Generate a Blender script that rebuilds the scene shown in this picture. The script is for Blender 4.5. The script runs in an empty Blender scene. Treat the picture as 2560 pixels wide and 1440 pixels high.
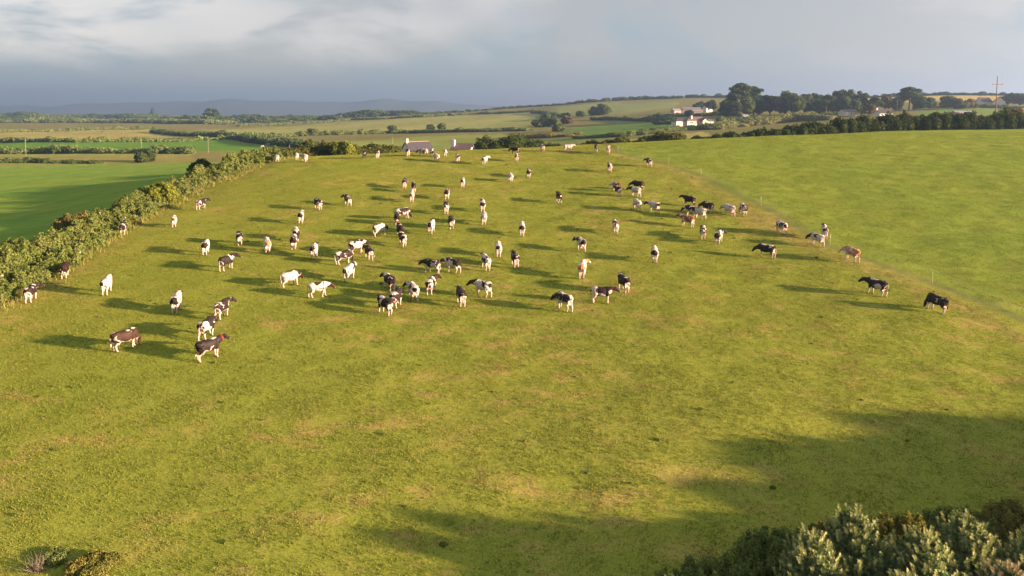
import bpy, bmesh, math, random
import numpy as np
from mathutils import Vector, Matrix, Euler

# ------------------------------------------------------------------ camera, world, sun, exposure
scene = bpy.context.scene
scene.render.engine = 'CYCLES'
F = 1707.0                      # focal length in pixels of a 2560 wide frame
PITCH = math.radians(3.5)        # the frame is the lower part of a wider, almost level view
Y0 = 379.0                      # row of the optical axis
CZ = 30.0                       # camera height
CP, SP = math.cos(PITCH), math.sin(PITCH)
SUN_EL = math.radians(9.8)
SUN_AZ = math.atan2(0.957, -0.287)      # clockwise from +Y
SUN_DIR = Vector((math.sin(SUN_AZ) * math.cos(SUN_EL), math.cos(SUN_AZ) * math.cos(SUN_EL), math.sin(SUN_EL)))

cam = bpy.data.objects.new('camera', bpy.data.cameras.new('camera'))
scene.collection.objects.link(cam)
cam.location = (0, 0, CZ)
cam.rotation_euler = (math.pi / 2 - PITCH, 0, 0)
cam.data.sensor_width = 36.0
cam.data.lens = 36.0 * F / 2560.0
cam.data.shift_y = -(720.0 - Y0) / 2560.0
cam.data.clip_start = 0.5
cam.data.clip_end = 30000
scene.camera = cam

world = bpy.data.worlds.new('World')
scene.world = world
world.use_nodes = True
SKY_GAIN = 0.118
SKY_A = (5.2,13.7,13.7); SKY_B = (17,3.7,4.6)
def build_world():
    nt = world.node_tree
    nt.nodes.clear()
    N, L = nt.nodes.new, nt.links.new
    out = N('ShaderNodeOutputWorld')
    sky = N('ShaderNodeTexSky')
    sky.sky_type = 'NISHITA'
    sky.sun_disc = False
    sky.sun_elevation = SUN_EL
    sky.sun_rotation = SUN_AZ
    sky.altitude = 30
    bg1 = N('ShaderNodeBackground')
    bg1.inputs['Strength'].default_value = 0.05
    L(sky.outputs[0], bg1.inputs['Color'])
    tc = N('ShaderNodeTexCoord')
    sep = N('ShaderNodeSeparateXYZ')
    L(tc.outputs['Generated'], sep.inputs[0])
    def math_(op, a, b=None, clamp=False):
        m = N('ShaderNodeMath'); m.operation = op; m.use_clamp = clamp
        for i, v in enumerate((a, b)):
            if v is None: continue
            if isinstance(v, (int, float)): m.inputs[i].default_value = v
            else: L(v, m.inputs[i])
        return m.outputs[0]
    comb = N('ShaderNodeCombineXYZ')
    L(sep.outputs['X'], comb.inputs['X']); L(sep.outputs['Y'], comb.inputs['Y'])
    L(math_('MULTIPLY', sep.outputs['Z'], 2.7), comb.inputs['Z'])
    def noise(scale, detail, rough, off, dist=0.0, stretch=(1, 1, 1)):
        mp = N('ShaderNodeMapping')
        mp.inputs['Location'].default_value = off
        mp.inputs['Scale'].default_value = stretch
        L(comb.outputs[0], mp.inputs['Vector'])
        n = N('ShaderNodeTexNoise')
        n.inputs['Scale'].default_value = scale
        n.inputs['Detail'].default_value = detail
        n.inputs['Roughness'].default_value = rough
        n.inputs['Distortion'].default_value = dist
        L(mp.outputs[0], n.inputs['Vector'])
        return n.outputs['Fac']
    def mix(f, a, b):
        m = N('ShaderNodeMix'); m.data_type = 'RGBA'
        L(f, m.inputs[0])
        for s, v in ((6, a), (7, b)):
            if isinstance(v, tuple): m.inputs[s].default_value = (*v, 1)
            else: L(v, m.inputs[s])
        return m.outputs[2]
    def ramp(f, lo, hi):
        mr = N('ShaderNodeMapRange'); mr.interpolation_type = 'SMOOTHSTEP'
        L(f, mr.inputs[0])
        mr.inputs[1].default_value = lo; mr.inputs[2].default_value = hi
        return mr.outputs[0]
    blue = (0.275, 0.31, 0.345)        # shaded cloud
    grey = (0.355, 0.333, 0.33)        # soft pinkish cloud
    lit = (0.80, 0.685, 0.625)         # sunlit cloud tops
    low = (0.225, 0.28, 0.345)      # dark bank on the horizon
    n1 = noise(3.0, 8, 0.56, (3.1, 1.7, 0.4), 0.5)
    n2 = noise(4.2, 9, 0.58, SKY_A, 0.35)
    n3 = noise(1.1, 3, 0.5, SKY_B, 0.2)
    c = mix(ramp(n1, 0.42, 0.57), blue, grey)
    up_ = ramp(sep.outputs['Z'], 0.0, 0.35)            # more of the sunlit cloud sides show higher up
    litf = math_('MULTIPLY', ramp(math_('ADD', n2, math_('MULTIPLY', up_, 0.10)), 0.42, 0.60), ramp(math_('ADD', n3, math_('MULTIPLY', up_, 0.09)), 0.42, 0.60))
    c = mix(litf, c, lit)
    hz = ramp(math_('ADD', sep.outputs['Z'], math_('MULTIPLY', math_('SUBTRACT', n1, 0.5), 0.10)), 0.085, 0.010)
    c = mix(math_('MULTIPLY', hz, 0.9), c, low)
    bg2 = N('ShaderNodeBackground')
    L(c, bg2.inputs['Color'])
    bg2.inputs['Strength'].default_value = SKY_GAIN
    ms = N('ShaderNodeMixShader')
    ms.inputs[0].default_value = 0.90
    L(bg1.outputs[0], ms.inputs[1]); L(bg2.outputs[0], ms.inputs[2])
    L(ms.outputs[0], out.inputs['Surface'])
build_world()

sun = bpy.data.objects.new('sun', bpy.data.lights.new('sun', 'SUN'))
scene.collection.objects.link(sun)
sun.data.energy = 4.0
sun.data.angle = math.radians(1.4)
sun.data.color = (1.0, 0.61, 0.42)
sun.rotation_euler = SUN_DIR.to_track_quat('Z', 'Y').to_euler()
sun.location = (80, -40, 90)

vs = scene.view_settings
vs.view_transform = 'Standard'; vs.look = 'None'; vs.gamma = 1.0; vs.use_curve_mapping = False
vs.exposure = 3.39
scene.cycles.use_denoising = True
scene.cycles.max_bounces = 5
scene.cycles.diffuse_bounces = 3
scene.cycles.transparent_max_bounces = 8
scene.cycles.volume_bounces = 0
scene.cycles.sample_clamp_indirect = 4.0

# ------------------------------------------------------------------ helpers
COL = scene.collection
rng = np.random.RandomState(11)
random.seed(7)
MATS = {}

def tag(o, label=None, cat=None, group=None, kind=None):
    if label: o['label'] = label
    if cat: o['category'] = cat
    if group: o['group'] = group
    if kind: o['kind'] = kind
    return o

def empty(name, loc, rz=0.0):
    o = bpy.data.objects.new(name, None)
    COL.objects.link(o); o.location = loc; o.rotation_euler = (0, 0, rz)
    o.empty_display_size = 0.2
    return o

def link(name, me, mat=None, parent=None):
    o = bpy.data.objects.new(name, me)
    COL.objects.link(o)
    if mat is not None and len(me.materials) == 0: me.materials.append(mat)
    if parent is not None: o.parent = parent
    return o

def mesh_np(name, V, Fc, k, col=None, smooth=False):
    """mesh from numpy vertices and faces with k corners each"""
    me = bpy.data.meshes.new(name)
    V = np.ascontiguousarray(V, np.float32); Fc = np.ascontiguousarray(Fc, np.int32)
    me.vertices.add(len(V)); me.vertices.foreach_set('co', V.ravel())
    me.loops.add(Fc.size); me.loops.foreach_set('vertex_index', Fc.ravel())
    me.polygons.add(len(Fc))
    me.polygons.foreach_set('loop_start', np.arange(0, Fc.size, k, dtype=np.int32))
    try: me.polygons.foreach_set('loop_total', np.full(len(Fc), k, np.int32))
    except Exception: pass
    if smooth: me.polygons.foreach_set('use_smooth', np.ones(len(Fc), bool))
    if col is not None:
        a = me.color_attributes.new('Col', 'FLOAT_COLOR', 'POINT')
        c4 = np.ones((len(V), 4), np.float32); c4[:, :3] = col
        a.data.foreach_set('color', c4.ravel())
    me.update(calc_edges=True)
    return me

class MB:
    """collects boxes, tubes and prisms into one mesh"""
    def __init__(s): s.v = []; s.f = []
    def add(s, vs_, fs):
        b = len(s.v); s.v += [tuple(v) for v in vs_]; s.f += [tuple(i + b for i in f) for f in fs]
    def box(s, x0, x1, y0, y1, z0, z1):
        s.add([(x0,y0,z0),(x1,y0,z0),(x1,y1,z0),(x0,y1,z0),(x0,y0,z1),(x1,y0,z1),(x1,y1,z1),(x0,y1,z1)],
              [(0,3,2,1),(4,5,6,7),(0,1,5,4),(1,2,6,5),(2,3,7,6),(3,0,4,7)])
    def tube(s, pts, rad, n=8, cap=True):
        pts = [Vector(p) for p in pts]; b = len(s.v); m = len(pts)
        for i, p in enumerate(pts):
            d = (pts[min(i+1, m-1)] - pts[max(i-1, 0)]).normalized()
            a = d.orthogonal().normalized() if i == 0 else (pa - d * pa.dot(d)).normalized()
            pa = a; c = d.cross(a); r = rad[i] if hasattr(rad, '__len__') else rad
            for k in range(n):
                t = 2 * math.pi * k / n
                s.v.append(tuple(p + a * (r * math.cos(t)) + c * (r * math.sin(t))))
        for i in range(m - 1):
            for k in range(n):
                k2 = (k + 1) % n
                s.f.append((b+i*n+k, b+i*n+k2, b+(i+1)*n+k2, b+(i+1)*n+k))
        if cap:
            s.f.append(tuple(b + k for k in reversed(range(n))))
            s.f.append(tuple(b + (m-1)*n + k for k in range(n)))
    def ell(s, c, r, seg=12, ring=8, rot=None):
        b = len(s.v); c = Vector(c)
        for i in range(ring + 1):
            th = math.pi * i / ring
            for k in range(seg):
                ph = 2 * math.pi * k / seg
                p = Vector((r[0]*math.sin(th)*math.cos(ph), r[1]*math.sin(th)*math.sin(ph), r[2]*math.cos(th)))
                if rot is not None: p = rot @ p
                s.v.append(tuple(c + p))
        for i in range(ring):
            for k in range(seg):
                k2 = (k + 1) % seg
                s.f.append((b+i*seg+k, b+(i+1)*seg+k, b+(i+1)*seg+k2, b+i*seg+k2))
    def mesh(s, name):
        me = bpy.data.meshes.new(name); me.from_pydata(s.v, [], s.f); me.update(); return me
    def build(s, name, mat, parent=None, smooth=False):
        me = s.mesh(name)
        if smooth: me.polygons.foreach_set('use_smooth', [True] * len(me.polygons))
        return link(name, me, mat, parent)

# ------------------------------------------------------------------ materials
def new_mat(name):
    m = bpy.data.materials.new(name); m.use_nodes = True
    m.node_tree.nodes.clear(); MATS[name] = m
    return m, m.node_tree.nodes.new, m.node_tree.links.new

def simple_mat(name, col, rough=0.8, var=0.12, scale=3.0, bump=0.0, spec=0.3):
    m, N, L = new_mat(name)
    out = N('ShaderNodeOutputMaterial'); b = N('ShaderNodeBsdfPrincipled')
    b.inputs['Roughness'].default_value = rough; b.inputs['Specular IOR Level'].default_value = spec
    tc = N('ShaderNodeTexCoord'); n = N('ShaderNodeTexNoise')
    n.inputs['Scale'].default_value = scale; n.inputs['Detail'].default_value = 6
    L(tc.outputs['Object'], n.inputs['Vector'])
    mx = N('ShaderNodeMix'); mx.data_type = 'RGBA'
    mx.inputs[6].default_value = (*[c * (1 - var) for c in col], 1)
    mx.inputs[7].default_value = (*[min(1, c * (1 + var)) for c in col], 1)
    L(n.outputs['Fac'], mx.inputs[0]); L(mx.outputs[2], b.inputs['Base Color'])
    if bump:
        bp = N('ShaderNodeBump'); bp.inputs['Strength'].default_value = bump; bp.inputs['Distance'].default_value = 0.02
        L(n.outputs['Fac'], bp.inputs['Height']); L(bp.outputs[0], b.inputs['Normal'])
    L(b.outputs[0], out.inputs[0])
    return m

def foliage_mat(name, trans=0.3):
    m, N, L = new_mat(name)
    out = N('ShaderNodeOutputMaterial')
    at_ = N('ShaderNodeAttribute'); at_.attribute_name = 'Col'
    d = N('ShaderNodeBsdfDiffuse'); t = N('ShaderNodeBsdfTranslucent')
    hs = N('ShaderNodeHueSaturation'); hs.inputs['Value'].default_value = 0.9; hs.inputs['Saturation'].default_value = 1.15
    L(at_.outputs['Color'], d.inputs['Color']); L(at_.outputs['Color'], hs.inputs['Color']); L(hs.outputs[0], t.inputs['Color'])
    mx = N('ShaderNodeMixShader'); mx.inputs[0].default_value = trans
    L(d.outputs[0], mx.inputs[1]); L(t.outputs[0], mx.inputs[2])
    L(mx.outputs[0], out.inputs[0])
    return m

def grass_group():
    """base colour in, grazed-turf colour out: dry patches, lush patches, fine flecks by world position"""
    g = bpy.data.node_groups.new('turf_tint', 'ShaderNodeTree')
    g.interface.new_socket('Color', in_out='INPUT', socket_type='NodeSocketColor')
    g.interface.new_socket('Dry', in_out='INPUT', socket_type='NodeSocketFloat')
    g.interface.new_socket('Color', in_out='OUTPUT', socket_type='NodeSocketColor')
    N, L = g.nodes.new, g.links.new
    gi, go = N('NodeGroupInput'), N('NodeGroupOutput')
    geo = N('ShaderNodeNewGeometry')
    def noise(scale, detail, rough, st=(1, 1, 1), rot=0.0):
        mp = N('ShaderNodeMapping'); mp.inputs['Scale'].default_value = st
        mp.inputs['Rotation'].default_value = (0, 0, rot)
        L(geo.outputs['Position'], mp.inputs['Vector'])
        n = N('ShaderNodeTexNoise'); n.inputs['Scale'].default_value = scale
        n.inputs['Detail'].default_value = detail; n.inputs['Roughness'].default_value = rough
        L(mp.outputs[0], n.inputs['Vector']); return n.outputs['Fac']
    def rng_(f, a, b, lo=0.0, hi=1.0):
        m = N('ShaderNodeMapRange'); m.interpolation_type = 'SMOOTHSTEP'
        L(f, m.inputs[0]); m.inputs[1].default_value = a; m.inputs[2].default_value = b
        m.inputs[3].default_value = lo; m.inputs[4].default_value = hi; return m.outputs[0]
    def mul(a, b):
        m = N('ShaderNodeMath'); m.operation = 'MULTIPLY'; L(a, m.inputs[0])
        if isinstance(b, float): m.inputs[1].default_value = b
        else: L(b, m.inputs[1])
        return m.outputs[0]
    def mixc(f, a, b, bl='MIX'):
        m = N('ShaderNodeMix'); m.data_type = 'RGBA'; m.blend_type = bl; L(f, m.inputs[0])
        for s, v in ((6, a), (7, b)):
            if isinstance(v, tuple): m.inputs[s].default_value = (*v, 1)
            else: L(v, m.inputs[s])
        return m.outputs[2]
    big = noise(0.085, 5, 0.62); mid = noise(0.45, 5, 0.65, (1, 1.5, 1), 0.5)
    sm = noise(2.6, 6, 0.72, (1, 1.4, 1), -0.3); fine = noise(11.0, 3, 0.7)
    dry = mul(rng_(mid, 0.47, 0.68), rng_(big, 0.38, 0.60))
    dry = mul(dry, gi.outputs['Dry'])
    c = mixc(mul(dry, 0.55), gi.outputs['Color'], (0.29, 0.215, 0.085))
    lush = mul(rng_(sm, 0.50, 0.70), rng_(big, 0.66, 0.40))
    c = mixc(mul(lush, 0.45), c, (0.100, 0.165, 0.028))
    fleck = rng_(sm, 0.40, 0.27)
    c = mixc(mul(fleck, 0.75), c, (0.042, 0.080, 0.016))
    v = rng_(fine, 0.30, 0.70, 0.78, 1.20)
    cv = N('ShaderNodeCombineColor')
    for i in range(3): L(v, cv.inputs[i])
    one = N('ShaderNodeValue'); one.outputs[0].default_value = 1.0
    c = mixc(one.outputs[0], c, cv.outputs[0], 'MULTIPLY')
    L(c, go.inputs[0])
    return g
TURF = grass_group()

def ground_mat():
    m, N, L = new_mat('field_ground')
    out = N('ShaderNodeOutputMaterial'); d = N('ShaderNodeBsdfDiffuse')
    a = N('ShaderNodeAttribute'); a.attribute_name = 'Col'
    g = N('ShaderNodeGroup'); g.node_tree = TURF
    L(a.outputs['Color'], g.inputs[0]); L(a.outputs['Alpha'], g.inputs[1]); L(g.outputs[0], d.inputs['Color'])
    geo = N('ShaderNodeNewGeometry'); n = N('ShaderNodeTexNoise')
    n.inputs['Scale'].default_value = 1.6; n.inputs['Detail'].default_value = 8; n.inputs['Roughness'].default_value = 0.75
    L(geo.outputs['Position'], n.inputs['Vector'])
    b = N('ShaderNodeBump'); b.inputs['Strength'].default_value = 0.6; b.inputs['Distance'].default_value = 0.10
    L(n.outputs['Fac'], b.inputs['Height']); L(b.outputs[0], d.inputs['Normal'])
    L(d.outputs[0], out.inputs[0]); return m

def blade_mat():
    m, N, L = new_mat('grass_blades')
    out = N('ShaderNodeOutputMaterial')
    a = N('ShaderNodeAttribute'); a.attribute_name = 'gcol'; a.attribute_type = 'INSTANCER'
    dr = N('ShaderNodeAttribute'); dr.attribute_name = 'gdry'; dr.attribute_type = 'INSTANCER'
    g = N('ShaderNodeGroup'); g.node_tree = TURF
    L(a.outputs['Color'], g.inputs[0]); L(dr.outputs['Fac'], g.inputs[1])
    d = N('ShaderNodeBsdfDiffuse'); t = N('ShaderNodeBsdfTranslucent')
    L(g.outputs[0], d.inputs['Color']); L(g.outputs[0], t.inputs['Color'])
    mx = N('ShaderNodeMixShader'); mx.inputs[0].default_value = 0.4
    L(d.outputs[0], mx.inputs[1]); L(t.outputs[0], mx.inputs[2]); L(mx.outputs[0], out.inputs[0])
    return m
M_GROUND = ground_mat(); M_BLADE = blade_mat()
M_LEAF = foliage_mat('leaves', 0.28); M_NEEDLE = foliage_mat('needles', 0.15)
M_BARK = simple_mat('bark', (0.09, 0.07, 0.055), 0.9, 0.35, 6, 0.6)
M_DEAD = simple_mat('dead_twigs', (0.075, 0.07, 0.05), 0.9, 0.3, 8)
M_WHITE = simple_mat('white_render', (0.44, 0.42, 0.40), 0.85, 0.05, 0.6)
M_CREAM = simple_mat('cream_render', (0.38, 0.35, 0.30), 0.85, 0.05, 0.6)
M_SLATE = simple_mat('slate_roof', (0.030, 0.032, 0.038), 0.6, 0.25, 1.5)
M_BROWNROOF = simple_mat('brown_roof', (0.085, 0.068, 0.060), 0.7, 0.2, 1.5)
M_TIN = simple_mat('grey_sheet_roof', (0.15, 0.15, 0.16), 0.5, 0.15, 0.8)
M_STONE = simple_mat('grey_stone', (0.27, 0.26, 0.24), 0.9, 0.25, 1.0)
M_GLASS = simple_mat('window_glass', (0.03, 0.035, 0.045), 0.12, 0.1, 1.0, 0, 0.6)
M_FRAME = simple_mat('painted_frame', (0.75, 0.75, 0.73), 0.5, 0.03)
M_DOOR = simple_mat('timber_door', (0.30, 0.16, 0.06), 0.6, 0.2)
M_POLE = simple_mat('pole_timber', (0.16, 0.115, 0.095), 0.9, 0.25, 4)
M_GALV = simple_mat('galvanised_grey', (0.34, 0.35, 0.35), 0.5, 0.1)
M_INSUL = simple_mat('insulator_glaze', (0.10, 0.05, 0.03), 0.2, 0.1)
M_STAKE = simple_mat('plastic_stake', (0.40, 0.40, 0.30), 0.6, 0.1)
M_RED = simple_mat('red_collar', (0.55, 0.03, 0.02), 0.6, 0.1)

# ------------------------------------------------------------------ the lie of the land
TY=np.array([-80,0,20,35,50,65,80,95,107,118,128,145,180,230,300,400,550,800,1200,2000,4000,9000.])
TU=np.array([-1.3,-.75,-.55,-.35,-.15,0,.15,.35,.55,.75,1.3])
TZ={
-1.3:[-16,-15.6,-15,-14.4,-13.6,-13.2,-13.4,-13.8,-14.2,-14.6,-15,-15.6,-16.6,-17.8,-18.6,-19,-19.5,-20,-20,-21.5,-30,-60],
-.75:[-16,-15.6,-15,-14.4,-13.4,-12.8,-12.9,-13.3,-13.7,-14,-14.3,-14.9,-16,-17.6,-18.5,-19,-19.6,-19.8,-19.5,-21.5,-30,-60],
-.55:[-16,-15.6,-15,-14.3,-13.3,-12,-11.2,-11.0,-11.4,-12,-12.6,-13.8,-15.6,-17.3,-18.4,-19,-19.6,-19.8,-19.5,-21.5,-30,-60],
-.35:[-16,-15.8,-15.1,-14.4,-13.3,-11.9,-10.4,-8.9,-7.9,-8.3,-9.3,-11.3,-14.5,-16.8,-18.3,-19,-19.6,-19.6,-19.2,-21,-30,-60],
-.15:[-16,-15.8,-15.1,-14.5,-13.5,-11.9,-10.2,-8.6,-7.3,-7.0,-7.7,-9.8,-14,-16.6,-17.8,-18,-17.5,-14,-8,-14,-30,-60],
0:[-16,-15.8,-15.1,-14.5,-13.5,-11.9,-10.2,-8.55,-7.3,-6.5,-6.9,-9,-13.5,-16,-16.6,-16,-14.5,-9,2,-10,-30,-60],
.15:[-16,-15.8,-15.1,-14.5,-13.5,-11.9,-10.1,-8.4,-7.05,-6.0,-6.0,-7.8,-11,-13,-13.3,-12,-9.5,-1,15,-2,-30,-60],
.35:[-16,-15.8,-15.1,-14.5,-13.5,-11.9,-10.0,-8.2,-6.7,-5.3,-4.9,-5.8,-8,-9,-8.8,-7,-3.5,7,22,5,-30,-60],
.55:[-16,-15.8,-15.2,-14.6,-13.5,-11.8,-9.8,-7.9,-6.3,-5.0,-4.3,-4.5,-5.2,-5.8,-5,-3.2,1,14,18,5,-30,-60],
.75:[-16,-15.8,-15.3,-14.8,-13.5,-11.7,-9.6,-7.6,-6.1,-4.9,-4.2,-4.1,-4.5,-4.0,-3.2,-1.5,4,16,14,5,-30,-60],
1.3:[-16,-15.8,-15.3,-14.8,-13.5,-11.5,-9.3,-7.2,-5.6,-4.2,-3.2,-2.4,-2.2,-2,-1.5,0,6,16,14,5,-30,-60]}
TA=np.array([TZ[u] for u in TU])
_k=np.clip((TY-40)/70,0,1); TA=TA*(1+.055*_k*_k*(3-2*_k))
def ly(y): return np.log(np.maximum(y,-80)+95.0)
LY=ly(TY)
def slopes(x,y): # pchip slopes along axis 0
    h=np.diff(x)[:,None]; d=np.diff(y,axis=0)/h
    m=np.zeros_like(y); a,b=d[:-1],d[1:]
    w1=2*h[1:]+h[:-1]; w2=h[1:]+2*h[:-1]
    with np.errstate(all='ignore'):
        mm=(w1+w2)/(w1/a+w2/b)
    m[1:-1]=np.where(a*b>0,mm,0); m[0]=d[0]; m[-1]=d[-1]; return m
TM=slopes(LY,TA.T)  # (ny,nu)
def herm(t,h,p0,p1,m0,m1):
    t2=t*t;t3=t2*t
    return (2*t3-3*t2+1)*p0+(t3-2*t2+t)*h*m0+(-2*t3+3*t2)*p1+(t3-t2)*h*m1
_r=np.random.RandomState(5)
_w=[(_r.uniform(0,6.28),2*math.pi/L,_r.uniform(0,6.28),A) for L,A in
    ((31,.05),(23,.04),(17,.03),(13,.024),(9,.017),(7,.013),(5,.010),(3.7,.008),(150,.5),(90,.3))]
def height(X,Y):
    X=np.asarray(X,float);Y=np.asarray(Y,float)
    sh=np.broadcast(X,Y).shape; X=np.broadcast_to(X,sh).ravel();Y=np.broadcast_to(Y,sh).ravel()
    u=np.clip(X/np.maximum(Y,32.0),-1.299,1.299); l=np.clip(ly(Y),LY[0],LY[-1]-1e-6)
    j=np.clip(np.searchsorted(LY,l,side='right')-1,0,len(LY)-2); h=LY[j+1]-LY[j]; t=(l-LY[j])/h
    k=np.clip(np.searchsorted(TU,u,side='right')-1,0,len(TU)-2)
    def col(c):
        c=np.clip(c,0,len(TU)-1)
        return herm(t,h,TA[c,j],TA[c,j+1],TM[j,c],TM[j+1,c])
    z0,z1,z2,z3=col(k-1),col(k),col(k+1),col(k+2)
    u0=TU[np.clip(k-1,0,len(TU)-1)];u1=TU[k];u2=TU[k+1];u3=TU[np.clip(k+2,0,len(TU)-1)]
    H=u2-u1; s=(u-u1)/H
    m1=(z2-z0)/(u2-u0); m2=(z3-z1)/(u3-u1)
    z=herm(s,H,z1,z2,m1,m2)
    b=np.zeros_like(z)
    for a,kk,ph,A in _w:
        wgt=1.0 if A<.2 else np.clip((Y-150)/150,0,1)
        b+=wgt*A*np.sin((X*math.cos(a)+Y*math.sin(a))*kk+ph)
    return (z+b+CZ).reshape(sh)
def ray(px,py):
    v=py-Y0
    return np.array([(px-1280.),F*CP-v*SP,-F*SP-v*CP])/F
_S=np.concatenate([np.arange(8,140,.25),140*np.exp(np.linspace(0,math.log(5000/140),1500))])
def at(px,py,ymin=0):
    d=ray(px,py); s=_S[_S>=ymin]; t=s/d[1]
    X=d[0]*t; Z=CZ+d[2]*t; g=Z-height(X,s)
    w=np.where((g[:-1]>0)&(g[1:]<=0))[0]
    if len(w)==0: return None
    i=w[0]; f=g[i]/(g[i]-g[i+1]); y=s[i]+(s[i+1]-s[i])*f
    return np.array([d[0]/d[1]*y,y,float(height(d[0]/d[1]*y,y))])

def pt(px, Y, dz=0.0):
    """ground point at forward distance Y seen in pixel column px"""
    X = (px - 1280.0) / 1710.0 * Y
    return np.array([X, Y, float(height(X, Y)) + dz])
def far(px, py, ymin=150.0, fallback=1150.0):
    p = at(px, py, ymin)
    return pt(px, fallback) if p is None else p

# ------------------------------------------------------------------ fields
def inpoly(X, Y, P):
    P = np.asarray(P, float); c = np.zeros(X.shape, bool); n = len(P)
    for i in range(n):
        x0, y0 = P[i][:2]; x1, y1 = P[(i + 1) % n][:2]
        if y0 == y1: continue
        k = ((y0 > Y) != (y1 > Y)) & (X < (x1 - x0) * (Y - y0) / (y1 - y0) + x0)
        c ^= k
    return c

# left hedge foot on the pasture side, and the electric fence on the right
HEDGE_FOOT = [at(*p) for p in ((0, 775), (100, 718), (190, 664), (300, 588), (420, 520), (520, 470), (620, 432), (690, 402))]
HEDGE_FOOT = [HEDGE_FOOT[0] + 1.1 * (HEDGE_FOOT[0] - HEDGE_FOOT[1]) * 3] + HEDGE_FOOT
HEDGE_FOOT.append(HEDGE_FOOT[-1] + (HEDGE_FOOT[-1] - HEDGE_FOOT[-2]) * 0.6)
FENCE_PX = ((1545, 381), (1640, 404), (1753, 437), (1903, 515), (2075, 616), (2331, 708), (2560, 806))
FENCE = [at(*p) for p in FENCE_PX]
FENCE.append(FENCE[-1] + (FENCE[-1] - FENCE[-2]) * 2.2)
def line_x(P, Y):
    P = sorted([(p[1], p[0]) for p in P])
    return np.interp(Y, [p[0] for p in P], [p[1] for p in P])
def wobble(X, Y, L, s):
    r = np.random.RandomState(s); z = 0
    for i in range(4):
        a = r.uniform(0, 6.28); k = 2 * math.pi / (L * r.uniform(.5, 1.5)); z = z + np.sin((X * math.cos(a) + Y * math.sin(a)) * k + r.uniform(0, 6))
    return z / 4

def W3(pts, ymin=150): return [far(a, b, ymin) for a, b in pts]
FAR_FIELDS = [
    ('rough_field', W3([(-80, 414), (495, 404), (480, 388), (-80, 392)]), (0.165, 0.160, 0.052), 0.6),
    ('rough_field', W3([(-80, 392), (480, 388), (490, 382), (-80, 384)]), (0.168, 0.186, 0.060), 0.5),
    ('green_field', W3([(-80, 376), (480, 376), (700, 386), (770, 378), (560, 350), (-80, 356)]), (0.080, 0.162, 0.028), 0.1),
    ('hay_field', W3([(-80, 346), (400, 346), (545, 341), (390, 323), (150, 328), (-80, 333)]), (0.228, 0.211, 0.076), 0.4),
    ('hay_field', W3([(480, 325), (880, 303), (1200, 287), (1350, 281), (1335, 300), (1320, 322), (1000, 329), (640, 338)]), (0.200, 0.211, 0.072), 0.3),
    ('olive_field', W3([(760, 358), (1000, 345), (1250, 336), (1330, 340), (1320, 352), (1150, 372), (1000, 384), (880, 376)]), (0.148, 0.181, 0.048), 0.3),
    ('green_field', W3([(1405, 327), (1500, 312), (1690, 303), (1695, 325), (1560, 338), (1440, 342)]), (0.100, 0.171, 0.044), 0.2),
    ('olive_field', W3([(1380, 268), (1500, 259), (1700, 253), (1690, 268), (1560, 284), (1480, 292), (1420, 290)]), (0.152, 0.181, 0.064), 0.3),
    ('straw_field', W3([(1440, 362), (1530, 355), (1640, 340), (1760, 330), (1780, 338), (1700, 352), (1600, 362)]), (0.272, 0.245, 0.084), 0.3),
    ('straw_field', W3([(1800, 340), (1960, 322), (2090, 308), (2100, 314), (1980, 332), (1880, 342)]), (0.272, 0.255, 0.080), 0.3),
    ('stubble_field', [pt(2290, 640), pt(2600, 600), pt(2600, 760), pt(2290, 800)], (0.304, 0.255, 0.104), 0.2),
    ('stubble_field', [pt(2140, 640), pt(2275, 640), pt(2275, 830), pt(2140, 830)], (0.288, 0.255, 0.104), 0.2),
    ('green_field', [pt(2290, 370), pt(2600, 340), pt(2600, 500), pt(2290, 480)], (0.112, 0.167, 0.048), 0.2),
    ('green_field', W3([(1300, 352), (1440, 344), (1540, 342), (1500, 352), (1420, 360), (1330, 362)]), (0.136, 0.167, 0.048), 0.5),
]
MEADOW_FAR = [far(-200, 413, 120), far(0, 413, 120), far(250, 411, 120), far(480, 405, 120)]

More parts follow.
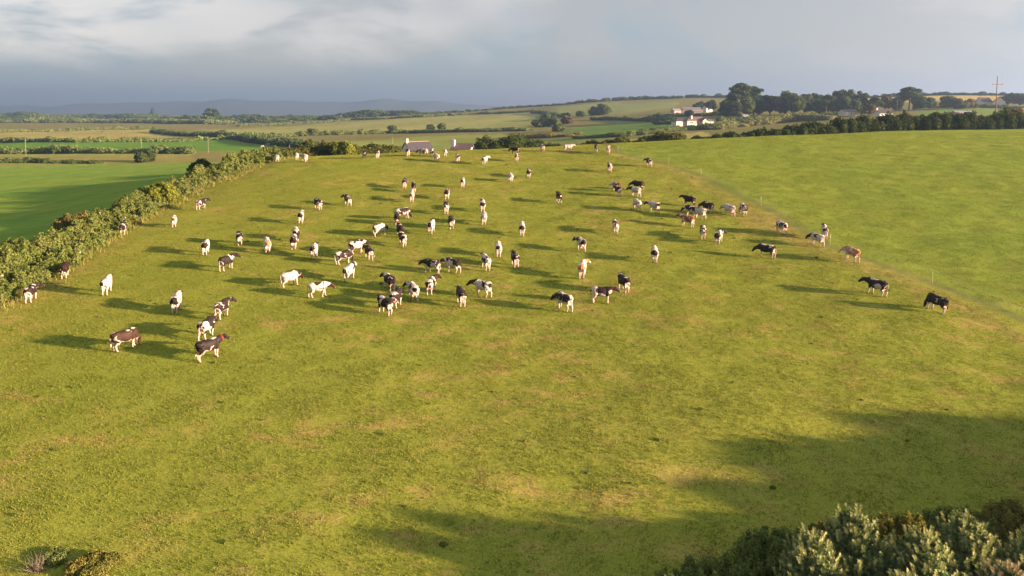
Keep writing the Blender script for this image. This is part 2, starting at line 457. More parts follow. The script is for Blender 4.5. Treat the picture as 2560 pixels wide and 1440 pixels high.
def build_land():
    ys = np.concatenate([np.arange(-70, 14, 4.), np.arange(14, 60, .34), np.arange(60, 136, .42),
                         136 * np.exp(np.linspace(0, math.log(6500 / 136), 190))])
    s = np.linspace(-1, 1, 430)
    Yg = np.repeat(ys[:, None], len(s), 1)
    Xg = s[None, :] * (45 + 1.0 * np.maximum(ys, 0))[:, None]
    X, Y = Xg.ravel(), Yg.ravel(); Z = height(X, Y)
    nr, nc = Yg.shape
    col = np.zeros((len(X), 4)); col[:] = (0.135, 0.14, 0.05, 0.4)
    fid = np.zeros(len(X), int)
    xl = line_x(HEDGE_FOOT, Y) ; xf = line_x(FENCE, Y)
    mfar = np.interp(X, [p[0] for p in MEADOW_FAR], [p[1] for p in MEADOW_FAR])
    ur = X / np.maximum(Y, 30)
    yback = np.interp(ur, [-.4, -.2, 0, .15, .35, .55, .8, 1.2], [118, 128, 133, 140, 148, 158, 162, 165])
    past = (X > xl) & (X <= xf) & (Y < yback)
    right = (X > xf) & (Y < yback)
    mead = (X <= xl) & (Y < mfar) & (Y > -80) & (~past)
    fid[past] = 1; fid[right] = 2; fid[mead] = 3
    g = wobble(X, Y, 40, 1) * .5 + wobble(X, Y, 15, 2) * .35
    col[past] = np.stack([.153 + .016 * g, .188 + .006 * g, .030 + .004 * g, np.full(len(X), 1.0)], 1)[past]
    col[right] = np.stack([.140 + .014 * g, .196 + .004 * g, .031 + 0 * g, np.full(len(X), .35)], 1)[right]
    col[mead] = np.stack([.118 + .035 * g, .205 + .012 * g, .036 + 0 * g, np.full(len(X), .5)], 1)[mead]
    g2 = wobble(X, Y, 11, 31) * .5 + wobble(X, Y * 2.5, 5, 32) * .5 + wobble(X * 3, Y, 3, 33) * .35
    col[mead, :3] *= (1 + .22 * g2[mead])[:, None]; col[right, :3] *= (1 + .04 * g2[right])[:, None]
    # worn strip beside the electric fence and the dry grass at the hedge foot
    dF = np.abs(X - xf + .35 * wobble(X, Y, 9, 7))
    w = np.clip(1 - (dF / (.55 + Y * .006)) ** 2, 0, 1) * (Y < yback) * .6
    col[:, :3] = col[:, :3] * (1 - w[:, None]) + np.array([.070, .078, .045]) * w[:, None]
    w = np.clip(1 - np.abs(X - xf + 2.2 + .8 * wobble(X, Y, 12, 8)) / 1.7, 0, 1) * (Y < yback) * .55 * past
    col[:, :3] = col[:, :3] * (1 - w[:, None]) + np.array([.24, .19, .075]) * w[:, None]
    dl = X - xl
    w = np.clip(1 - np.abs(dl - .5) / 2.2, 0, 1) * (Y < yback) * .6 * past
    col[:, :3] = col[:, :3] * (1 - w[:, None]) + np.array([.20, .175, .05]) * w[:, None]
    # wheel ruts by the back of the pasture
    for P in ([at(765, 403), at(789, 415), at(760, 428), at(700, 462)], ):
        for i in range(len(P) - 1):
            a, b = P[i][:2], P[i + 1][:2]; ab = b - a
            t = np.clip(((X - a[0]) * ab[0] + (Y - a[1]) * ab[1]) / (ab @ ab), 0, 1)
            dd = np.hypot(X - a[0] - t * ab[0], Y - a[1] - t * ab[1])
            w = np.clip(1 - dd / .6, 0, 1) * (.7 if i < 1 else .35)
            col[:, :3] = col[:, :3] * (1 - w[:, None]) + np.array([.05, .055, .02]) * w[:, None]
    for k, (nm, P, c, dry) in enumerate(FAR_FIELDS):
        m = inpoly(X, Y, P) & (fid == 0)
        fid[m] = 4 + k; col[m, :3] = np.array(c) * np.array((1.0, 1.07, 1.0)) * (1 + .10 * g[m] + .08 * wobble(X * .6 + Y * .5, Y * .2, 14, 50 + k)[m] + .07 * wobble(X, Y, 60, 70 + k)[m])[:, None]; col[m, 3] = dry
    V = np.stack([X, Y, Z], 1)
    i = np.arange(nr * nc).reshape(nr, nc)
    Fc = np.stack([i[:-1, :-1].ravel(), i[:-1, 1:].ravel(), i[1:, 1:].ravel(), i[1:, :-1].ravel()], 1)
    ff = fid[Fc[:, 0]]
    names = ['ground', 'pasture', 'grass_field', 'meadow'] + [f[0] for f in FAR_FIELDS]
    # vertex normals of the whole sheet, so that no seam shows where two fields meet
    for k, nm in enumerate(names):
        sel = Fc[ff == k]
        if len(sel) == 0: continue
        used, inv = np.unique(sel.ravel(), return_inverse=True)
        me = mesh_np(nm, V[used], inv.reshape(-1, 4), 4, None, True)
        a = me.color_attributes.new('Col', 'FLOAT_COLOR', 'POINT')
        a.data.foreach_set('color', col[used].astype(np.float32).ravel())
        tag(link(nm, me, M_GROUND), kind='structure')
build_land()

def build_grass():
    protos = bpy.data.collections.new('grass_tufts')
    for v in range(4):
        r = np.random.RandomState(40 + v); n = 300
        rad = 0.85 * np.sqrt(r.rand(n)); th = r.rand(n) * 6.283
        c = np.stack([rad * np.cos(th), rad * np.sin(th)], 1)
        cl = c[r.randint(0, 26, n)] + r.normal(0, .07, (n, 2)); pick = r.rand(n) < .45
        c[pick] = cl[pick]
        h = r.uniform(.015, .045, n); h[pick] *= 1.5; w = r.uniform(.012, .028, n)
        a = r.rand(n) * 6.283; dx, dy = np.cos(a), np.sin(a)
        le = r.uniform(.2, 1.0, n) * h; la = r.rand(n) * 6.283
        A = np.stack([c[:, 0] - dx * w, c[:, 1] - dy * w, np.full(n, -.02)], 1)
        B = np.stack([c[:, 0] + dx * w, c[:, 1] + dy * w, np.full(n, -.02)], 1)
        T = np.stack([c[:, 0] + le * np.cos(la), c[:, 1] + le * np.sin(la), h], 1)
        V = np.stack([A, B, T], 1).reshape(-1, 3)
        me = mesh_np('grass_tuft', V, np.arange(3 * n).reshape(-1, 3), 3)
        me.materials.append(M_BLADE)
        protos.objects.link(bpy.data.objects.new('grass_tuft', me))
    def field(name, label, test, step_fn, colfn, dry, scale):
        pts = []
        Y = 13.0
        while Y < 135:
            st = step_fn(Y); xs = np.arange(-(.86 * Y + 8), .86 * Y + 8, st)
            x = xs + rng.uniform(-.5, .5, len(xs)) * st; y = Y + rng.uniform(-.5, .5, len(xs)) * st
            pts.append(np.stack([x, y], 1)); Y += st
        P = np.concatenate(pts); P = P[test(P[:, 0], P[:, 1])]
        X, Yv = P[:, 0], P[:, 1]; Z = height(X, Yv)
        e = .6; nx = -(height(X + e, Yv) - height(X - e, Yv)) / (2 * e); ny = -(height(X, Yv + e) - height(X, Yv - e)) / (2 * e)
        me = bpy.data.meshes.new(name); me.vertices.add(len(P))
        me.vertices.foreach_set('co', np.stack([X, Yv, Z], 1).astype(np.float32).ravel())
        rot = np.zeros((len(P), 3), np.float32)
        yaw = rng.rand(len(P)) * 6.283
        for i in range(len(P)):
            q = Vector((nx[i], ny[i], 1)).to_track_quat('Z', 'Y').to_matrix() @ Matrix.Rotation(yaw[i], 3, 'Z')
            rot[i] = q.to_euler()
        a = me.attributes.new('rot', 'FLOAT_VECTOR', 'POINT'); a.data.foreach_set('vector', rot.ravel())
        sc = (np.array([scale(y) for y in Yv]) * rng.uniform(.8, 1.25, len(P))).astype(np.float32)
        a = me.attributes.new('scl', 'FLOAT', 'POINT'); a.data.foreach_set('value', sc)
        a = me.attributes.new('gdry', 'FLOAT', 'POINT'); a.data.foreach_set('value', np.full(len(P), dry, np.float32))
        c = colfn(X, Yv); c4 = np.ones((len(P), 4), np.float32); c4[:, :3] = c
        a = me.color_attributes.new('gcol', 'FLOAT_COLOR', 'POINT'); a.data.foreach_set('color', c4.ravel())
        o = link(name, me)
        tag(o, label, 'grass', kind='stuff')
        g = bpy.data.node_groups.new(name + '_scatter', 'GeometryNodeTree')
        g.interface.new_socket('Geometry', in_out='INPUT', socket_type='NodeSocketGeometry')
        g.interface.new_socket('Geometry', in_out='OUTPUT', socket_type='NodeSocketGeometry')
        N, L = g.nodes.new, g.links.new
        gi, go = N('NodeGroupInput'), N('NodeGroupOutput')
        ci = N('GeometryNodeCollectionInfo'); ci.inputs['Collection'].default_value = protos
        ci.inputs['Separate Children'].default_value = True; ci.inputs['Reset Children'].default_value = True
        iop = N('GeometryNodeInstanceOnPoints'); iop.inputs['Pick Instance'].default_value = True
        ra = N('GeometryNodeInputNamedAttribute'); ra.data_type = 'FLOAT_VECTOR'; ra.inputs['Name'].default_value = 'rot'
        er = N('FunctionNodeEulerToRotation')
        sa = N('GeometryNodeInputNamedAttribute'); sa.data_type = 'FLOAT'; sa.inputs['Name'].default_value = 'scl'
        rv = N('FunctionNodeRandomValue'); rv.data_type = 'INT'; rv.inputs[4].default_value = 0; rv.inputs[5].default_value = 3
        L(gi.outputs[0], iop.inputs['Points']); L(ci.outputs[0], iop.inputs['Instance'])
        L(ra.outputs[0], er.inputs[0]); L(er.outputs[0], iop.inputs['Rotation'])
        L(sa.outputs[0], iop.inputs['Scale']); L(rv.outputs[2], iop.inputs['Instance Index'])
        L(iop.outputs[0], go.inputs[0])
        md = o.modifiers.new('scatter', 'NODES'); md.node_group = g
        return len(P)
    def yb(X, Y): return np.interp(X / np.maximum(Y, 30), [-.4, -.2, 0, .15, .35, .55, .8], [117, 126, 130, 137, 145, 153, 156])
    def gg(X, Y): return wobble(X, Y, 40, 1) * .5 + wobble(X, Y, 15, 2) * .35
    n1 = field('pasture_grass', 'short grazed grass with dry straw patches all over the cow pasture',
          lambda X, Y: (X > line_x(HEDGE_FOOT, Y) - .5) & (X < line_x(FENCE, Y) - .55 - .006 * Y) & (Y < yb(X, Y)),
          lambda Y: 1.0 if Y < 60 else 1.0 + (Y - 60) * .012,
          lambda X, Y: np.stack([.153 + .016 * gg(X, Y), .188 + .006 * gg(X, Y), .030 + .004 * gg(X, Y)], 1), 1.0,
          lambda Y: 1.0 + max(0, Y - 60) * .008)
    n2 = field('field_grass', 'longer fresh green grass in the field beyond the electric fence',
          lambda X, Y: (X > line_x(FENCE, Y) + .55 + .006 * Y) & (Y < yb(X, Y)),
          lambda Y: 1.05 if Y < 60 else 1.05 + (Y - 60) * .012,
          lambda X, Y: np.stack([.140 + .014 * gg(X, Y), .196 + .004 * gg(X, Y), .031 + 0 * X], 1), .35,
          lambda Y: 1.0 + max(0, Y - 60) * .008)
    print('grass', n1, n2)
build_grass()

def build_hills():
    """far mountains, faint behind the haze"""
    x = np.linspace(-5200, 5200, 160); V = []; r = np.random.RandomState(3)
    prof = np.interp(x, [-5200, -3600, -3000, -2500, -2200, -1800, -1400, -900, -300, 200, 1000, 5200],
                     [60, 105, 120, 150, 168, 150, 150, 162, 128, 60, 10, 5])
    prof = prof * .7 + 6 * np.sin(x / 170.) + 4 * np.sin(x / 83. + 1)
    rows = [(4700, -.1), (4820, .35), (4950, .8), (5050, 1.0), (5200, .7), (5500, -.1)]
    for y, f in rows:
        V.append(np.stack([x, np.full_like(x, y) + 30 * np.sin(x / 240.), -12 + np.maximum(0, f) * prof + (f < 0) * -20 + 4 * np.sin(x / 60. + y)], 1))
    V = np.concatenate(V); n = len(x); i = np.arange(len(rows) * n).reshape(len(rows), n)
    Fc = np.stack([i[:-1, :-1].ravel(), i[:-1, 1:].ravel(), i[1:, 1:].ravel(), i[1:, :-1].ravel()], 1)
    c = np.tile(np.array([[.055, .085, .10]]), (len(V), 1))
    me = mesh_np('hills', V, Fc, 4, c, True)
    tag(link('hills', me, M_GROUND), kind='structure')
build_hills()

def build_haze():
    mb = MB(); mb.box(-6700, 6700, -300, 6800, -75, 215)
    m, N, L = new_mat('haze_air')
    out = N('ShaderNodeOutputMaterial'); v = N('ShaderNodeVolumePrincipled')
    v.inputs['Color'].default_value = (0.38, 0.60, 0.92, 1); v.inputs['Density'].default_value = 0.00030
    v.inputs['Anisotropy'].default_value = 0.7
    L(v.outputs[0], out.inputs['Volume'])
    o = mb.build('haze', m); tag(o, 'thin pale air hanging over the farmland', 'haze', kind='stuff')
build_haze()

# ------------------------------------------------------------------ vegetation
ICO = None
def ico_unit():
    global ICO
    if ICO is None:
        bm = bmesh.new(); bmesh.ops.create_icosphere(bm, subdivisions=1, radius=1.0)
        bm.verts.ensure_lookup_table()
        ICO = (np.array([v.co[:] for v in bm.verts]), np.array([[v.index for v in f.verts] for f in bm.faces])); bm.free()
    return ICO

def leaf_mesh(name, blobs, size, cover, cols, seed=0, core=0.78, upbias=0.35, stretch=1.0, blobvar=0.35):
    """blobs (n,6): centre and radii. Leaf-sized triangles scattered through the shells of the blobs, round a rough leafy core."""
    r = np.random.RandomState(seed); B = np.asarray(blobs, float)
    cols = np.asarray(cols, float)
    size = np.broadcast_to(size, (len(B),)).astype(float)
    area = 4 * math.pi * ((B[:, 3] * B[:, 4]) ** 1.6 / 3 + (B[:, 3] * B[:, 5]) ** 1.6 / 3 + (B[:, 4] * B[:, 5]) ** 1.6 / 3) ** (1 / 1.6)
    n = np.maximum(6, (area * cover / (0.5 * size ** 2)).astype(int))
    idx = np.repeat(np.arange(len(B)), n); m = len(idx)
    d = r.normal(size=(m, 3)); d[:, 2] = d[:, 2] + upbias; d /= np.linalg.norm(d, axis=1)[:, None]
    ph = r.rand(len(B), 3) * 6.28
    lump = 1 + .16 * np.sin(d[:, 0] * 5 + ph[idx, 0]) * np.sin(d[:, 1] * 5 + ph[idx, 1]) + .10 * np.sin(d[:, 2] * 9 + d[:, 0] * 7 + ph[idx, 2])
    rad = (core + .02 + (1.08 - core) * r.rand(m) ** .8) * lump
    c = B[idx, :3] + d * B[idx, 3:] * rad[:, None]
    nrm = d * .7 + r.normal(size=(m, 3)) * .55; nrm /= np.linalg.norm(nrm, axis=1)[:, None]
    t = np.cross(nrm, r.normal(size=(m, 3))); t /= np.linalg.norm(t, axis=1)[:, None] + 1e-9
    b = np.cross(nrm, t); s = (size[idx] * r.uniform(.6, 1.4, m))[:, None]
    V = np.stack([c - t * s * .6 - b * s * .4 * stretch, c + t * s * .6 - b * s * .4 * stretch, c + b * s * .8 * stretch], 1).reshape(-1, 3)
    bm_ = r.rand(len(B)); k = np.clip(bm_[idx] * blobvar + r.rand(m) * (1 - blobvar), 0, .9999)
    f = k * (len(cols) - 1); lo = f.astype(int); fr = (f - lo)[:, None]
    cl = cols[lo] * (1 - fr) + cols[lo + 1] * fr
    cl = cl * r.uniform(.8, 1.2, m)[:, None]
    C = np.repeat(cl, 3, 0); Fc = np.arange(3 * m).reshape(-1, 3)
    if core > 0:
        iv, if_ = ico_unit(); nb = len(B); nv = len(iv)
        lum = 1 + .16 * np.sin(iv[None, :, 0] * 5 + ph[:, None, 0]) * np.sin(iv[None, :, 1] * 5 + ph[:, None, 1]) + .10 * np.sin(iv[None, :, 2] * 9 + iv[None, :, 0] * 7 + ph[:, None, 2])
        cv = B[:, None, :3] + iv[None] * B[:, None, 3:] * (core * lum)[:, :, None]
        cf = (if_[None] + (np.arange(nb) * nv)[:, None, None]).reshape(-1, 3) + len(V)
        mid = cols[len(cols) // 2]
        V = np.concatenate([V, cv.reshape(-1, 3)]); Fc = np.concatenate([Fc, cf])
        C = np.concatenate([C, np.tile(mid * .9, (nb * nv, 1)) * r.uniform(.7, 1.3, (nb * nv, 1))])
    return mesh_np(name, V, Fc, 3, C)

def resample(P, step):
    P = np.asarray(P, float)[:, :2]; d = np.concatenate([[0], np.cumsum(np.hypot(*np.diff(P, axis=0).T))])
    t = np.arange(0, d[-1], step); return np.stack([np.interp(t, d, P[:, 0]), np.interp(t, d, P[:, 1])], 1), t / d[-1]

GREEN_MIX = [(.030, .045, .014), (.055, .075, .020), (.085, .100, .026), (.11, .12, .035)]
DARK_MIX = [(.018, .034, .012), (.030, .054, .017), (.046, .074, .022), (.070, .092, .030)]
OLIVE_MIX = [(.05, .055, .018), (.085, .085, .025), (.12, .11, .035), (.15, .125, .05)]
SCRUB_MIX = [(.05, .06, .02), (.09, .10, .03), (.13, .12, .04), (.17, .13, .07)]

def hedge_blobs(P, hgt, wid, step, seed, var=.35, lean=(0, 0), rows=1, foot=.35):
    r = np.random.RandomState(seed); Q, t = resample(P, step); out = []
    tang = np.gradient(Q, axis=0); tang /= np.linalg.norm(tang, axis=1)[:, None] + 1e-9
    nn = np.stack([-tang[:, 1], tang[:, 0]], 1)
    for i in range(len(Q)):
        h = (np.interp(t[i], np.linspace(0, 1, len(hgt)), hgt) if hasattr(hgt, '__len__') else hgt) * r.uniform(1 - var, 1 + var)
        if h < .25: continue
        for k in range(rows):
            off = (k - (rows - 1) / 2) * wid / max(rows, 1) + r.normal(0, wid * .12)
            x, y = Q[i] + nn[i] * off + tang[i] * r.normal(0, step * .25)
            edge = 1 - foot * abs((k - (rows - 1) / 2) / max(1, (rows - 1) / 2)) if rows > 1 else 1
            hh = h * edge * r.uniform(.8, 1.15); z = float(height(x, y))
            rw = max(step * .75, wid / max(rows, 1) * .72) * r.uniform(.8, 1.25)
            out.append((x + lean[0] * hh, y + lean[1] * hh, z + hh * .45, rw, rw * r.uniform(.8, 1.1), hh * .58))
    return out

def hedge(name, label, P, hgt, wid, step, size, cover, cols, seed, group='hedges between the fields', **kw):
    bl = hedge_blobs(P, hgt, wid, step, seed, **kw)
    o = link(name, leaf_mesh(name, bl, size, cover, cols, seed), M_LEAF)
    tag(o, label, 'hedge', group)
    return o

# the thick bank hedge along the left of the pasture
def left_hedge():
    P = [(p[0] - 3.4, p[1] + .6) for p in HEDGE_FOOT]
    bl = hedge_blobs(P, [1.6, 1.6, 1.7, 1.5, 1.7, 1.9, 1.9], 4.6, 1.15, 21, var=.35, rows=3, foot=.5)
    r = np.random.RandomState(19); base_ = list(bl)
    for i in range(1500):          # brambles, shoots and saplings breaking the outline
        b = base_[r.randint(0, len(base_))]; d = r.normal(size=3); d[2] = abs(d[2]) * 1.3; d /= np.linalg.norm(d)
        q = np.array(b[:3]) + d * np.array(b[3:]) * r.uniform(.9, 1.08); s_ = r.uniform(.12, .42)
        bl.append((*q, s_, s_ * r.uniform(.7, 1.3), s_ * r.uniform(.7, 2.0)))
    B = np.array(bl); dist = np.hypot(B[:, 0], B[:, 1])
    root = empty('bank_hedge', HEDGE_FOOT[3])
    tag(root, 'thick overgrown hedge bank running along the left edge of the pasture', 'hedge', 'hedges between the fields')
    inv = Matrix.Translation(-Vector(HEDGE_FOOT[3]))
    me = leaf_mesh('foliage', B, .042 + .0009 * dist, .52, [(.045, .068, .017), (.072, .106, .026), (.098, .136, .034), (.12, .152, .042), (.14, .152, .062)], 22, core=.74, blobvar=.6)
    me.transform(inv); link('foliage', me, M_LEAF, root)
    # tall seeding grass along its foot
    r = np.random.RandomState(5); Q, t = resample(HEDGE_FOOT, .05); n = len(Q) * 12
    k = r.randint(0, len(Q), n); x = Q[k, 0] + r.normal(-1.1, .7, n); y = Q[k, 1] + r.normal(0, .5, n); z = height(x, y)
    h = r.uniform(.15, .55, n); w = .012 + .0004 * y; a = r.rand(n) * 6.28; l = r.uniform(.1, .4, n) * h; la = r.rand(n) * 6.28
    V = np.stack([np.stack([x - w * np.cos(a), y - w * np.sin(a), z - .03], 1), np.stack([x + w * np.cos(a), y + w * np.sin(a), z - .03], 1),
                  np.stack([x + l * np.cos(la), y + l * np.sin(la), z + h], 1)], 1).reshape(-1, 3)
    c = np.array([(.10, .14, .03), (.14, .165, .04), (.18, .17, .055)])[r.randint(0, 3, n)]
    me = mesh_np('long_grass', V, np.arange(3 * n).reshape(-1, 3), 3, np.repeat(c, 3, 0)); me.transform(inv)
    tag(link('long_grass', me, M_LEAF, root), kind='stuff')
    # pale flower heads showing on the bank
    fl = []
    for i in range(60):
        b = B[r.randint(0, len(B))]; d = r.normal(size=3); d[2] = abs(d[2]) + .3; d /= np.linalg.norm(d)
        if b[1] < 75: fl.append((*(b[:3] + d * b[3:] * 1.03), .07, .07, .04))
    me = leaf_mesh('blossom', fl, .06, 1.2, [(.6, .58, .48), (.7, .68, .6)], 9, core=0)
    me.transform(inv); tag(link('blossom', me, M_LEAF, root), kind='stuff')
left_hedge()

def bush(name, label, p, r, h, size, cols, seed, n=9, group=None, cover=1.8, cat='bush', sprigs=0):
    rr = np.random.RandomState(seed); bl = []
    for i in range(sprigs):       # upright sprigs standing out of the crown
        a = rr.rand() * 6.28; q = r * .98 * math.sqrt(rr.rand()); x, y = p[0] + q * math.cos(a), p[1] + q * math.sin(a)
        z = float(height(x, y)) + h * (1.0 - .62 * (q / r) ** 2) * rr.uniform(.72, 1.02); s = r * rr.uniform(.05, .11)
        bl.append((x, y, z, s, s, s * rr.uniform(1.6, 3.0)))
    for i in range(n):
        a = rr.rand() * 6.28; q = r * .62 * math.sqrt(rr.rand()); x, y = p[0] + q * math.cos(a), p[1] + q * math.sin(a)
        z = float(height(x, y)) + h * rr.uniform(.22, .62) * (1 - .4 * q / r)
        s = r * rr.uniform(.32, .55); bl.append((x, y, z, s, s, min(s * 1.1, h * .36)))
    root = empty(name, (p[0], p[1], float(height(p[0], p[1]))))
    tag(root, label, cat, group)
    inv = Matrix.Translation(-Vector(root.location))
    me = leaf_mesh('foliage', bl, size, cover, cols, seed, core=.72, blobvar=.5); me.transform(inv)
    link('foliage', me, M_LEAF, root)
    mb = MB()
    for i in range(5):
        a = rr.rand() * 6.28; mb.tube([(0, 0, -.1), (.2 * r * math.cos(a), .2 * r * math.sin(a), h * .3), (.5 * r * math.cos(a), .5 * r * math.sin(a), h * .62)], [.05 * h ** .5, .035 * h ** .5, .01], 5)
    mb.build('stem', M_BARK, root)
    return root

LIME_MIX = [(.060, .085, .014), (.095, .13, .018), (.13, .165, .025), (.17, .19, .035)]
pb = at(455, 520); pb = np.array([pb[0] - 3.6, pb[1] + 2.5, 0])
bush('lime_green_bush', 'tall bright lime green bush rising out of the left hedge bank', pb, 2.0, 3.2, .13, LIME_MIX, 31, 16)
pb = at(560, 425); pb = np.array([pb[0] - 4.2, pb[1] + 1, 0])
bush('dark_gorse_bush', 'dark green gorse bush on the left hedge near its far end', pb, 2.0, 2.6, .16, DARK_MIX, 32, 12)
pb = at(245, 590); pb = np.array([pb[0] - 2.6, pb[1] + 1.5, 0])
bush('round_gorse_bush', 'rounded olive gorse bush bulging from the middle of the left hedge', pb, 2.0, 2.5, .12, OLIVE_MIX, 33, 12)

# ---- trees
def tree(name, label, p, h, r, cols, size, seed, kind='round', group=None, trunk=.25):
    rr = np.random.RandomState(seed); root = empty(name, (p[0], p[1], float(height(p[0], p[1])) - .1)); tag(root, label, 'tree', group)
    bl = []; mb = MB()
    base = h * (trunk if kind != 'pine' else .5)
    mb.tube([(0, 0, 0), (h * .01, 0, base * .6), (h * .02, 0, base), (h * .02, h * .01, h * .8)], [h * .028, h * .022, h * .018, h * .006], 7)
    if kind == 'round':
        n = 30
        for i in range(n):
            a = rr.rand() * 6.28; zf = rr.rand(); q = r * .78 * math.sqrt(rr.rand()) * math.sin(math.pi * (.22 + .68 * zf)) ** .7
            c = (q * math.cos(a), q * math.sin(a), base + (h - base) * (.12 + .72 * zf)); s = r * rr.uniform(.17, .38)
            bl.append((*c, s, s * rr.uniform(.8, 1.2), s * rr.uniform(.6, .95)))
            if i % 3 == 0: mb.tube([(0, 0, base * .8), (c[0] * .5, c[1] * .5, (base + c[2]) * .5), c], [h * .012, h * .008, h * .003], 5)
    elif kind == 'pine':
        n = 13
        for i in range(n):
            a = i * 2.4 + rr.rand(); zf = (i + .5) / n; q = r * (.85 - .45 * zf) * rr.uniform(.45, 1)
            c = (q * math.cos(a), q * math.sin(a), h * (.42 + .5 * zf)); s = r * rr.uniform(.26, .40)
            bl.append((*c, s * 1.25, s * 1.25, s * .48))
            mb.tube([(0, 0, c[2] - h * .07), (c[0] * .55, c[1] * .55, c[2] - h * .02), c], [h * .011, h * .008, h * .004], 5)
    elif kind == 'cone':
        for i in range(10):
            zf = i / 9; a = rr.rand() * 6.28; q = r * .35 * (1 - zf)
            s = r * (.75 * (1 - zf) + .14); bl.append((q * math.cos(a), q * math.sin(a), h * (.18 + .78 * zf), s, s, h * .11))
    mb.build('trunk', M_BARK, root)
    link('crown', leaf_mesh('crown', bl, size, 1.0, cols, seed, core=.66 if kind != 'pine' else .6, blobvar=.55), M_LEAF, root)
    return root

WOOD_DARK = [(.022, .042, .018), (.034, .062, .024), (.050, .082, .030), (.072, .102, .040)]
WOOD_MID = [(.038, .064, .022), (.060, .094, .030), (.085, .122, .038), (.115, .145, .048)]
WOOD_OLIVE = [(.06, .06, .025), (.09, .085, .035), (.12, .105, .045), (.15, .13, .06)]
ordn = ['first', 'second', 'third', 'fourth', 'fifth', 'sixth', 'seventh', 'eighth', 'ninth', 'tenth', 'eleventh', 'twelfth', 'thirteenth', 'fourteenth', 'fifteenth', 'sixteenth']
G_WOOD = 'trees of the wood behind the bungalow'
def right_trees():
    S = .75
    tree('umbrella_pine', 'tallest tree, a spreading dark umbrella pine standing above the wood', pt(1850, 505), 25.5, 9.5, WOOD_DARK, S, 101, 'pine', G_WOOD)
    tree('umbrella_pine', 'smaller rounded dark pine just right of the tallest umbrella pine', pt(1884, 512), 23, 7.5, WOOD_DARK, S, 102, 'pine', G_WOOD)
    row = [(1812, 500, 13, 6, 0), (1838, 485, 12, 6, 0), (1868, 492, 14, 7, 1), (1895, 505, 15, 7, 0), (1925, 510, 17, 8, 0), (1962, 500, 17.5, 10, 2),
           (1985, 492, 15, 8, 2), (2012, 505, 16, 8, 0), (2040, 520, 16.5, 9, 1), (2070, 515, 15, 8, 0), (2098, 520, 17, 8, 1), (2125, 518, 17, 8, 1), (2150, 512, 16, 7, 0), (2050, 478, 11, 7, 0), (2105, 470, 11, 8, 0), (2140, 474, 10, 6, 0)]
    row.sort()
    look = ['dark leafy', 'green leafy', 'large rounded paler green']
    for i, (px, Y, h, r, c) in enumerate(row):
        tree('broadleaf_tree', '%s tree, %s from the left in the wood behind the white bungalow' % (look[c], ordn[i]), pt(px, Y), h, r, [WOOD_DARK, WOOD_MID, WOOD_MID][c], S, 110 + i, 'round', G_WOOD, .12)
    lone = [(2187, 455, 11, 5, WOOD_DARK, 'pine', 'dark pine at the right end of the wood'),
            (2212, 500, 12, 6, WOOD_OLIVE, 'round', 'brownish olive tree between the wood and the dark pine clump'),
            (2240, 470, 10, 5, WOOD_DARK, 'round', 'dark tree on the left of the tall shaggy pine'),
            (2272, 480, 17, 9, WOOD_DARK, 'pine', 'tall shaggy dark pine right of the wood, in front of stubble'),
            (2300, 470, 11, 6, WOOD_DARK, 'round', 'dark bushy tree at the foot of the shaggy pine on its right'),
            (2322, 478, 9, 5, WOOD_DARK, 'round', 'low dark tree sloping down right of the shaggy pine'),
            (2172, 420, 6.5, 5, OLIVE_MIX, 'round', 'low yellow green tree between the two small lit houses'),
            (2368, 480, 9, 6.5, WOOD_MID, 'round', 'pale rounded green tree in front of the tan stubble field'),
            (2400, 475, 7, 6, WOOD_MID, 'round', 'broad low tree right of the pale rounded tree'),
            (2425, 480, 6.5, 5, WOOD_OLIVE, 'round', 'small olive tree left of the grey houses'),
            (2520, 560, 10, 7, WOOD_DARK, 'round', 'dark tree right of the telegraph pole beside grey houses'),
            (2550, 540, 9, 7, WOOD_DARK, 'round', 'dark tree at the far right edge of the skyline'),
            (1748, 690, 9, 6, WOOD_DARK, 'round', 'dark tree left of the farm sheds on the skyline'),
            (1776, 640, 11, 6.5, WOOD_DARK, 'round', 'dark tree right behind the farm sheds'),
            (1722, 560, 5.5, 4.5, WOOD_DARK, 'round', 'small dark tree in front of the grey farm sheds'),
            (1500, 700, 9.5, 13, WOOD_MID, 'round', 'broad rounded tree clump standing between the two green fields'),
            (1450, 690, 6, 5, WOOD_DARK, 'round', 'small round tree left of the broad tree clump'),
            (1374, 560, 9, 9, WOOD_MID, 'round', 'rounded scrub tree beyond the hay field corner'),
            (1398, 470, 5, 5, WOOD_MID, 'round', 'little round tree beside the pale green field'),
            (1345, 545, 5.5, 6, WOOD_MID, 'round', 'low tree at the right end of the hay field'),
            (1420, 585, 6, 7, WOOD_OLIVE, 'round', 'olive scrub tree right of the rounded scrub tree'),
            (980, 560, 7, 5, WOOD_MID, 'round', 'round hedgerow tree below the middle of the hay field'),
            (1075, 575, 6, 4.5, WOOD_MID, 'round', 'left of two small trees in the hay field hedge'),
            (1105, 575, 6.5, 4.5, WOOD_MID, 'round', 'right of two small trees in the hay field hedge'),
            (780, 535, 5.5, 5, WOOD_MID, 'round', 'small round tree in the hedge left of centre'),
            ]
    for i, (px, Y, h, r, c, k, lb) in enumerate(lone):
        tree('field_tree' if k == 'round' else 'pine_tree', lb, pt(px, Y), h, r, c, .7 * Y / 500, 150 + i, k, 'scattered trees among the fields', .1)
right_trees()

